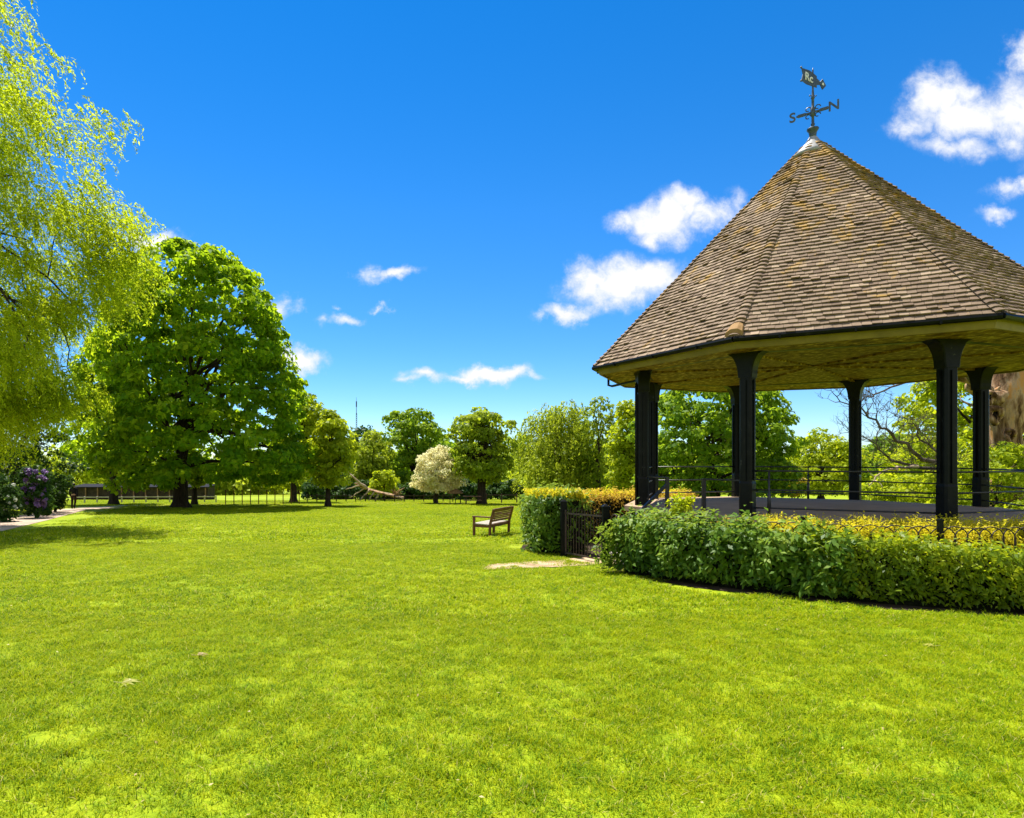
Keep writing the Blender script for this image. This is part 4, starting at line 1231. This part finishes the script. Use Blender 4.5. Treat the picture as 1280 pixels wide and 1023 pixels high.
def hedge(name, label, p0, p1, outer, thick, height, mat, n, leaf, seed, cat='hedge', rough=.10, upness=.5, asp=.5, group=None, topbias=.3, shoots=0, shoot_mat=None, ends=(True, True)):
    r = np.random.default_rng(seed)
    hf = height if callable(height) else (lambda p: height)
    of = outer if callable(outer) else (lambda p: outer)
    pm = (p0 + p1) / 2; x, y = pol(pm, of(pm) - thick / 2); base = gp(x, y)
    root = empty(name, base); tag(root, label, cat, group); b = np.array(base)
    phi = r.uniform(p0, p1, n)
    R = np.array([of(p) for p in phi]); H = np.array([hf(p) for p in phi])
    top = r.random(n) < topbias
    inner = (~top) & (r.random(n) < .16)
    zf = .07 + .93 * r.random(n) ** .85
    lum = .4 * np.sin(phi * .9 + seed + zf * 5) + .35 * np.sin(phi * .37 + 1.7 * seed - zf * 3) + .35 * np.sin(phi * 2.1 - zf * 7 + seed * .3)
    lum2 = .6 * np.sin(phi * .8 + seed * 2.3) + .4 * np.sin(phi * 2.3 + seed)
    s = r.random(n)
    bulge = np.where(top, 0, np.sin(np.clip(zf * 1.1, 0, 1) * np.pi * .8) * .10 - .10)
    rr_ = np.where(top, R - thick * s, np.where(inner, R - thick, R + bulge + lum * rough * .7))
    zz_ = np.where(top, H + lum2 * rough * .6 - .10 * np.abs(s - .5) ** 2 * 4 * thick, H * zf)
    rr_ = rr_ + r.normal(0, rough * .45, n) - np.abs(r.normal(0, .05, n)); zz_ = zz_ + np.where(top, r.normal(0, rough * .55, n), 0)
    a = np.radians(phi)
    pos = np.stack([CX - rr_ * np.sin(a), CY - rr_ * np.cos(a), zz_], 1)
    pos[:, 2] = np.maximum(pos[:, 2], .03) + gz(pos[:, 0], pos[:, 1])
    outv = np.stack([-np.sin(a), -np.cos(a), np.zeros(n)], 1)
    outv[inner] *= -1
    # leaves over the two cut ends
    end = (~top) & (~inner) & (r.random(n) < min(.3, 2.2 * thick / (abs(p1 - p0) / 57.3 * np.mean(R))))
    side = r.random(n) < .5
    end &= np.where(side, ends[0], ends[1])
    pe = np.where(side, p0, p1); ae = np.radians(pe); re_ = R - thick * r.random(n)
    tv = np.stack([-np.cos(ae), np.sin(ae), np.zeros(n)], 1) * np.where(side, -1., 1.)[:, None]
    ep = np.stack([CX - re_ * np.sin(ae), CY - re_ * np.cos(ae), np.zeros(n)], 1) + tv * (r.normal(.03, rough * .4, n))[:, None]
    ep[:, 2] = np.maximum(zz_, .03) + gz(ep[:, 0], ep[:, 1])
    pos[end] = ep[end]; outv[end] = tv[end]
    nr = norm(np.where(top[:, None], outv * .15 + np.array([0, 0, 1.0]), outv * .8 + np.array([0, 0, upness])) + r.normal(0, .42, (n, 3)))
    ax = norm(np.where(top[:, None], outv * .4 + np.array([0, 0, .25]), outv * .35 + np.array([0, 0, -.55])) + r.normal(0, .6, (n, 3)))
    L = leaf * r.uniform(.55, 1.35, n)
    V = leaf_quads(pos, nr, ax, L, L * asp * r.uniform(.8, 1.2, n), .16)
    t = np.clip(r.normal(.42, .18, n) + lum * .12 + np.where(top, .12, 0), 0, 1)
    quad_mesh('foliage', V - b, t, mat, root)
    if shoots:
        ph = r.uniform(p0, p1, shoots); Rs = np.array([of(p) for p in ph]) - thick * r.random(shoots); Hs = np.array([hf(p) for p in ph]); a = np.radians(ph)
        k = 9; idx = np.repeat(np.arange(shoots), k); s = np.tile(np.arange(k) / k, shoots)
        ln = r.uniform(.08, .26, shoots); ld = r.normal(0, .35, (shoots, 2))
        bx = np.stack([CX - Rs * np.sin(a), CY - Rs * np.cos(a), Hs - .05], 1); bx[:, 2] += gz(bx[:, 0], bx[:, 1])
        pos = bx[idx]; pos[:, :2] += ld[idx] * (ln[idx] * s)[:, None]; pos[:, 2] += ln[idx] * s
        m = len(idx); ax = norm(r.normal(0, .6, (m, 3)) + np.array([0, 0, .8])); nr = norm(r.normal(0, 1, (m, 3)) + np.array([0, -.4, .3]))
        L = leaf * .8 * r.uniform(.6, 1.2, m)
        V = leaf_quads(pos, nr, ax, L, L * .45, .12)
        quad_mesh('shoots', V - b, np.clip(r.normal(.6, .2, m), 0, 1), shoot_mat or mat, root)
    # woody inside
    mb = MB(); steps = max(4, int((p1 - p0) / 3)); rings = []
    for i in range(steps + 1):
        p = p0 + (p1 - p0) * i / steps; Ro = of(p) - .13; Ri = of(p) - thick + .06; h = hf(p) - .12
        ring = []
        for (q, zq) in ((Ro - .05, -.05), (Ro, h * .4), (Ro - .02, h * .85), (Ro - .14, h), (Ri + .12, h), (Ri, h * .8), (Ri, -.05)):
            x, y = pol(p + (.8 if i == 0 else (-.8 if i == steps else 0)), q + r.normal(0, .02)); ring.append(Vector((x, y, float(gz(x, y)) + zq + r.normal(0, .015))))
        rings.append(ring)
    mb.loft(rings)
    mb.build('twigs', M['core'], root, base)
    return root


hedge('laurel_hedge', 'glossy dark green broad leaved hedge between the gate and the privet hedge', 26, 62.3, ring_outer, .75, lambda p: float(np.interp(p, [28, 40, 55, 67], [.86, .94, .99, .99])), M['laurel'], 11500, .112, 61, rough=.19, topbias=.27, asp=.42, upness=.75, ends=(False, True))
hedge('privet_hedge', 'small leaved mid green hedge in front of the golden shrubs at the right', -42, 31, lambda p: ring_outer(p) - .03, .8, lambda p: float(np.interp(p, [-42, 0, 10, 28.5], [.68, .69, .76, .90])) + .02 * math.sin(p * .4), M['privet'], 26000, .078, 62, rough=.10, topbias=.27, asp=.42, upness=.7, ends=(True, False))
hedge('golden_hedge', 'golden yellow feathery shrub row behind the hoop top fence', -42, 38, 5.88, 1.3, lambda p: .95 + .04 * math.sin(p * .9), M['golden'], 42000, .055, 63, rough=.13, topbias=.6, asp=.35, shoots=1500)
hedge('golden_hedge', 'lower yellow and brown shrub row behind the glossy dark hedge', 38, 66, 5.3, .9, lambda p: .80 + .06 * math.sin(p * .7), M['copper'], 6500, .06, 64, rough=.16, topbias=.55, asp=.4, shoots=260, shoot_mat=M['golden'])
hedge('laurel_hedge', 'tall dark hedge with yellow tips just left of the iron gate', 92.5, 112, lambda p: float(np.interp(p, [92, 100, 112], [5.95, 6.35, 6.6])), .95, 1.36, M['laurel'], 8000, .125, 65, rough=.2, topbias=.22, asp=.42, upness=.7, shoots=420, shoot_mat=M['golden'])
hedge('copper_hedge', 'copper and yellow leaved hedge behind the iron gate', 112, 176, 6.5, .9, 1.33, M['copper'], 15000, .085, 66, rough=.14, topbias=.35, asp=.45, shoots=500, shoot_mat=M['golden'])
# leafy sapling poking out of the front hedge
r = np.random.default_rng(67); sp = gp(*pol(53, 5.15)); root = empty('sapling', sp); tag(root, 'fresh green leafy shoot rising above the hedge near the handrail', 'sapling')
P = np.stack([r.normal(0, .11, 60), r.normal(0, .11, 60), 1.05 + r.uniform(-.1, .34, 60)], 1)
out = norm(P * np.array([1, 1, 0]) + 1e-3)
V, t = clump_leaves(P, out, r, .07, 12, .085, flat=1, asp=.42)
quad_mesh('foliage', V, t, M['bright'], root)
mb = MB()
for k in range(6): mb.tube([(0, 0, -.1), (r.normal(0, .04), r.normal(0, .04), .7), tuple(P[k * 7])], [.014, .01, .004], 5)
mb.build('stem', M['bark'], root)
# grass tufts below the hedges' left end
# hoop topped fence
fr = lambda p: float(np.interp(p, [-42, 10, 30, 69], [5.92, 5.92, 5.80, 5.42]))
fb = gp(*pol(20, 5.9)); fence = empty('hoop_fence', fb); tag(fence, 'low iron fence with overlapping hoop tops standing in the hedge', 'fence')
mb = MB(); p = -42.0; FH = 1.06
while p < 68:
    st_ = 1.36
    x0, y0 = pol(p, fr(p)); x1, y1 = pol(p + st_ * 2.1, fr(p + st_ * 2.1))
    wob = random.uniform(-.015, .015)
    a = gp(x0, y0, FH - .17 + wob); c = gp(x1, y1, FH - .17 + wob)
    m_ = (a + c) / 2; hd = (c - a) / 2; R = hd.length
    pts = [gp(x0, y0, .05)] + [a] + [m_ + hd * -math.cos(t) + Vector((0, 0, R * math.sin(t))) for t in np.linspace(.15, math.pi - .15, 11)] + [c, gp(x1, y1, .05)]
    mb.tube(pts, .0085, 6)
    p += st_
for h in (.18, .66):
    mb.tube([gp(*pol(q, fr(q)), h) for q in np.arange(-42, 69.5, 1.5)], .01, 6)
mb.build('hoop_panel', M['rustiron'], fence, fb, smooth=True)
for q in (-40, -20, 0, 15.5, 31.5, 47, 62):
    mb = MB(); x, y = pol(q, fr(q)); k = gp(x, y)
    mb.box(k + Vector((0, 0, .53)), (.055, .055, 1.16)); mb.box(k + Vector((0, 0, 1.125)), (.065, .065, .03))
    mb.build('post', M['black'], fence, fb)
# gate with two posts
gl = gp(*G(704.5, 696).xy); gr = gp(*G(757, 707).xy); gd = (gr - gl).normalized()
for nm, q, lb, hh in (('gate_post', gl, 'square black iron gate post left of the gate', 1.22), ('gate_post', gr, 'square black iron gate post right of the gate, half hidden by hedge', 1.16)):
    mb = MB(); mb.box((0, 0, hh / 2 - .1), (.13, .13, hh + .2)); mb.box((0, 0, hh + .015), (.16, .16, .03)); mb.box((0, 0, hh + .05), (.12, .12, .04), taper=.3)
    for h in (.25, .9): mb.box((.075 * gd.x, .075 * gd.y, h), (.05, .05, .06))
    o = mb.build(nm, M['black']); o.location = q; tag(o, lb, 'gate post', 'gate posts')
gb = gl + gd * .09; gate = empty('iron_gate', gb); tag(gate, 'narrow railed iron garden gate between two black posts', 'gate')
ge = gr - gd * .09
mb = MB(); zu = lambda h: Vector((0, 0, h))
for h in (.10, .98): mb.bar(gb + zu(h), ge + zu(h), .014, .035)
mb.bar(gb + zu(.06), gb + zu(1.06), .035); mb.bar(ge + zu(.06), ge + zu(1.02), .035)
mb.build('gate_frame', M['rustiron'], gate, gb)
mb = MB()
for k in range(1, 13):
    q = gb.lerp(ge, k / 13); mb.tube([q + zu(.08), q + zu(1.06), q + zu(1.12)], [.0075, .0075, .002], 6)
mb.build('gate_bars', M['rustiron'], gate, gb)
mb = MB(); q = gb.lerp(ge, .96); mb.box(q + zu(.62) - Vector((0, .0, 0)), (.09, .04, .09), gd, gd.cross(Vector((0, 0, 1)))); mb.tube([q + zu(.62) - gd.cross(Vector((0, 0, 1))) * -.06, q + zu(.62) + gd.cross(Vector((0, 0, 1))) * .06], .012, 6)
mb.build('latch', M['iron'], gate, gb)

# ------------------------------------------------------------------ bench
bo = gp(*((G(612, 672).xy + G(637, 668).xy) / 2)); bx = Vector((.51, .86, 0)).normalized(); by = Vector((-bx.y, bx.x, 0))
bench = empty('park_bench', bo); tag(bench, 'brown wooden park bench on the lawn seen from behind', 'bench')
BWd = 1.5
L_ = lambda x, y, z: bo + bx * x + by * y + Vector((0, 0, z))
for s in (-1, 1):
    x = s * (BWd / 2 - .04)
    mb = MB(); mb.bar(L_(x, .02, -.03), L_(x, .0, .42), .07, .07, up=by); mb.bar(L_(x, .0, .42), L_(x, -.13, .90), .065, .07, up=by); mb.build('leg', M['benchwood'], bench, bo, bevel=.006)
    mb = MB(); mb.bar(L_(x, .56, -.03), L_(x, .56, .62), .07, .07, up=by); mb.build('leg', M['benchwood'], bench, bo, bevel=.006)
    mb = MB(); mb.box(L_(x, .28, .645), (.085, .66, .04), bx, by); mb.build('armrest', M['benchwood'], bench, bo, bevel=.006)
    mb = MB(); mb.box(L_(x, .28, .36), (.05, .5, .08), bx, by); mb.build('side_rail', M['benchwood'], bench, bo)
mb = MB()
for k in range(6): mb.box(L_(0, .09 + k * .094, .425 - .012 * (5 - k) * .2), (BWd - .02, .08, .026), bx, by)
mb.build('seat', M['fencewood'], bench, bo, bevel=.004)
mb = MB(); mb.box(L_(0, .565, .36), (BWd - .1, .03, .09), bx, by); mb.box(L_(0, .03, .36), (BWd - .1, .03, .09), bx, by); mb.build('apron', M['benchwood'], bench, bo)
mb = MB(); bt = Vector((0, 0, .48)) - by * .13; bt.normalize(); bn = bx.cross(bt)
mb.box(L_(0, -.122, .865), (BWd - .1, .035, .10), bx, bn, bt)
mb.box(L_(0, -.035, .53), (BWd - .1, .035, .06), bx, bn, bt)
for k in range(5): mb.box(L_(0, -.052 - k * .0148, .60 + k * .055), (BWd - .12, .018, .045), bx, bn, bt)
mb.build('backrest', M['benchwood'], bench, bo, bevel=.004)

# ------------------------------------------------------------------ far fences, shed, shelter, mast, fallen tree


def rail_fence(name, label, a, c, n, h, rails, mat, pw=.09, rt=.05):
    a = gp(*a); c = gp(*c); root = empty(name, (a + c) / 2); tag(root, label, 'fence')
    o0 = None; mid = (a + c) / 2
    for k in range(n + 1):
        q = gp(*(a.lerp(c, k / n)).xy)
        if o0 is None:
            mb = MB(); mb.box((0, 0, h / 2 - .05), (pw, pw, h + .1)); mb.box((0, 0, h + .015), (pw * .8, pw * .8, .03), taper=.4); o0 = mb.build('post', mat, root); o = o0
        else:
            o = o0.copy(); COL.objects.link(o); o.parent = root
        o.location = q - mid
    for rz_ in rails:
        mb = MB()
        for k in range(n):
            p0 = gp(*(a.lerp(c, k / n)).xy, rz_); p1 = gp(*(a.lerp(c, (k + 1) / n)).xy, rz_)
            mb.bar(p0 + Vector((0, -pw * .5 - .01, 0)), p1 + Vector((0, -pw * .5 - .01, 0)), rt * .5, rt)
        mb.build('rail', mat, root, mid)


rail_fence('rail_fence', 'low pale wooden rail fence behind the path and the walking person', (W(74, 629, 57).x, 57), (W(270, 629, 60.5).x, 60.5), 13, .62, (.56,), M['fencewood'], .1, .09)
rail_fence('wire_fence', 'thin dark post and wire fence right of the huge chestnut trunk', (W(282, 630, 52.5).x, 52.5), (W(374, 630, 53.5).x, 53.5), 9, 1.25, (.3, .75, 1.15), M['benchwood'], .06, .018)
rail_fence('rail_fence', 'low grey rail fence in front of the fallen trunk', (W(384, 629, 62).x, 62), (W(566, 629, 62).x, 62), 15, .72, (.62, .3), M['darkwood'], .09, .06)
rail_fence('rail_fence', 'short dark rail fence between the olive tree and the hedge', (W(608, 629, 58).x, 58), (W(646, 629, 58).x, 58), 2, .85, (.75,), M['darkwood'], .1, .07)

q = gp(W(182, 620, 74).x, 74); shed = empty('timber_shed', q); tag(shed, 'long low dark timber shed behind the pale rail fence', 'shed')
mb = MB(); mb.box(q + Vector((0, 0, .72)), (15.2, 2.4, 1.55)); mb.build('wall', M['darkwood'], shed, q)
mb = MB(); mb.add([q + Vector(v) for v in ((-7.9, -1.6, 1.53), (7.9, -1.6, 1.53), (7.9, 1.4, 1.75), (-7.9, 1.4, 1.75), (-7.9, -1.6, 1.45), (7.9, -1.6, 1.45), (7.9, 1.4, 1.67), (-7.9, 1.4, 1.67))], [(0, 1, 2, 3), (7, 6, 5, 4), (4, 5, 1, 0), (5, 6, 2, 1), (6, 7, 3, 2), (7, 4, 0, 3)]); mb.build('roof', M['cloth'], shed, q)
for k in range(12):
    mb = MB(); mb.box(q + Vector((-7.5 + k * 1.36, -1.45, .68)), (.10, .12, 1.56)); mb.build('post', M['roofbrown'], shed, q)

q = gp(W(569, 630, 55).x, 55); sh = empty('shelter', q); tag(sh, 'tiny brown roofed shelter on thin posts below the cream blossom tree', 'shelter')
mb = MB(); mb.loft([[q + Vector((math.cos(t) * r, math.sin(t) * r, z)) for t in np.linspace(0, 2 * math.pi, 14, endpoint=False)] for (z, r) in ((.92, .68), (.98, .70), (1.12, .56), (1.27, .32), (1.36, .08))]); mb.build('roof', M['roofbrown'], sh, q, smooth=True)
for (sx, sy) in ((-1, -1), (1, -1), (1, 1), (-1, 1), (0, -1.2)):
    mb = MB(); mb.box(q + Vector((sx * .45, sy * .4, .46)), (.06, .06, .98)); mb.build('post', M['darkwood'], sh, q)
q = gp(W(589, 630, 54.5).x, 53); tb = empty('picnic_table', q); tag(tb, 'small dark wooden picnic table beside the brown roofed shelter', 'table')
mb = MB(); mb.box(q + Vector((0, 0, .72)), (1.5, .7, .05)); mb.build('tabletop', M['roofbrown'], tb, q)
for s in (-1, 1):
    mb = MB(); mb.box(q + Vector((0, s * .65, .42)), (1.5, .26, .05)); mb.build('seat', M['roofbrown'], tb, q)
    mb = MB(); x = s * .5; mb.bar(q + Vector((x, -.55, -.02)), q + Vector((x, -.2, .7)), .07); mb.bar(q + Vector((x, .55, -.02)), q + Vector((x, .2, .7)), .07); mb.bar(q + Vector((x, -.75, .38)), q + Vector((x, .75, .38)), .06); mb.build('leg', M['darkwood'], tb, q)

q = gp(W(445.5, 540, 320).x, 320); mast = empty('radio_mast', q); tag(mast, 'thin dark radio mast rising above the distant trees', 'mast')
ht = W(447, 497, 320).z - q.z
mb = MB()
for k in range(3):
    a = k * 2.094; mb.tube([q + Vector((math.cos(a) * .75, math.sin(a) * .75, 0)), q + Vector((math.cos(a) * .25, math.sin(a) * .25, ht * .8))], .09, 5)
for j in range(30):
    z = j / 30 * ht * .8; rr0 = .75 - .5 * j / 30
    for k in range(3):
        a = k * 2.094; a2 = a + 2.094; mb.tube([q + Vector((math.cos(a) * rr0, math.sin(a) * rr0, z)), q + Vector((math.cos(a2) * rr0, math.sin(a2) * rr0, z + ht * .027))], .05, 4)
mb.build('lattice', M['iron'], mast, q)
mb = MB(); mb.tube([q + Vector((0, 0, ht * .78)), q + Vector((0, 0, ht * .9)), q + Vector((0, 0, ht))], [.16, .14, .05], 6); mb.tube([q + Vector((0, 0, ht * .88)), q + Vector((0, 0, ht * .95))], .3, 8); mb.build('antenna', M['iron'], mast, q)

random.seed(9); d = 66; q = gp(W(468, 628, d).x, d); ft = empty('fallen_tree', q); tag(ft, 'fallen tree trunk with pale bare limbs lying behind the low grey fence', 'fallen tree')
mb = MB(); mb.loft(gnarl([W(498, 622, d), W(485, 618, d), W(472, 615, d), W(458, 611, d), W(446, 604, d)], [.75, .7, .5, .4, .3], 4, 12, .2))
for k in range(14): limb(mb, W(494, 618, d), W(494 + random.uniform(-5, 14), 618 + random.uniform(-9, 9), d + random.uniform(-1, 1)), .14, .03, 4)
mb.build('trunk', M['deadwood'], ft, q, smooth=True)
mb = MB()
for (a, c, r0) in (((458, 611), (438, 593), .2), ((452, 606), (432, 612), .12), ((462, 612), (450, 626), .13), ((468, 614), (460, 627), .12), ((474, 616), (468, 628), .12), ((456, 610), (437, 622), .1), ((440, 596), (432, 584), .08), ((480, 617), (505, 624), .12)):
    limb(mb, W(*a, d - .3), W(*c, d - .8), r0, r0 * .35, 5, 0, .15, 6)
mb.build('limb', M['palebranch'], ft, q, smooth=True)

# ------------------------------------------------------------------ walking person


def person(loc, facing):
    root = empty('person', loc, facing); tag(root, 'person in black jacket and dark trousers walking away along the path', 'person')
    J = {}
    V = [(0, 0, .93, .125), (0, .01, 1.12, .125), (0, .015, 1.33, .15), (0, .0, 1.45, .075), (0, .015, 1.53, .055), (0, .03, 1.63, .085), (0, .02, 1.71, .07),
         (-.1, 0, .88, .085), (-.105, .06, .50, .06), (-.10, -.04, .09, .042), (-.10, .08, .03, .035),
         (.1, 0, .88, .085), (.105, .02, .50, .06), (.10, -.20, .13, .042), (.10, -.10, .04, .035),
         (-.19, .01, 1.39, .06), (-.25, -.03, 1.12, .046), (-.23, .09, .90, .036), (-.225, .13, .82, .03),
         (.19, .01, 1.39, .06), (.25, -.01, 1.12, .046), (.235, -.03, .88, .036), (.23, -.02, .80, .03)]
    E_ = [(0, 1), (1, 2), (2, 3), (3, 4), (4, 5), (5, 6), (0, 7), (7, 8), (8, 9), (9, 10), (0, 11), (11, 12), (12, 13), (13, 14), (2, 15), (15, 16), (16, 17), (17, 18), (2, 19), (19, 20), (20, 21), (21, 22)]

    def skin(name, scale, mat, zr, parent):
        me = bpy.data.meshes.new(name); me.from_pydata([v[:3] for v in V], E_, [])
        o = bpy.data.objects.new(name, me); COL.objects.link(o)
        o.modifiers.new('skin', 'SKIN'); sub = o.modifiers.new('sub', 'SUBSURF'); sub.levels = sub.render_levels = 1
        for i, v in enumerate(V):
            s = scale(i, v[3]); me.skin_vertices[0].data[i].radius = (s, s * (.8 if i in (0, 1, 2) else 1)); me.skin_vertices[0].data[i].use_root = (i == 0)
        bpy.context.view_layer.update()
        dg = bpy.context.evaluated_depsgraph_get(); m2 = bpy.data.meshes.new_from_object(o.evaluated_get(dg))
        bpy.data.objects.remove(o)
        import bmesh
        bm = bmesh.new(); bm.from_mesh(m2)
        if zr:
            bmesh.ops.delete(bm, geom=[f for f in bm.faces if not (zr[0] <= f.calc_center_median().z <= zr[1])], context='FACES')
        bm.to_mesh(m2); bm.free(); m2.materials.clear(); m2.materials.append(mat)
        m2.polygons.foreach_set('use_smooth', [True] * len(m2.polygons))
        o = bpy.data.objects.new(name, m2); COL.objects.link(o); o.parent = parent
        return o
    skin('body', lambda i, r: r, M['skin'], None, root)
    skin('jacket', lambda i, r: r + .028 if i in (0, 1, 2, 15, 16, 17, 19, 20, 21, 3) else r * .5, M['cloth'], (.84, 1.47), root)
    skin('trousers', lambda i, r: r + .022 if i in (0, 7, 8, 9, 11, 12, 13) else r * .8, M['trouser'], (.0, .95), root)
    mb = MB(); rings = []
    for (z, r, yo) in ((1.56, .078, -.02), (1.62, .1, -.01), (1.68, .102, 0), (1.74, .085, .01), (1.785, .04, .015)):
        rings.append([Vector((math.cos(t) * r, yo + math.sin(t) * r * (1 if math.sin(t) < .2 else .75), z)) for t in np.linspace(0, 2 * math.pi, 12, endpoint=False)])
    mb.loft(rings); mb.build('hair', M['hair'], root, smooth=True)


person(G(92, 636.2), rad(12))
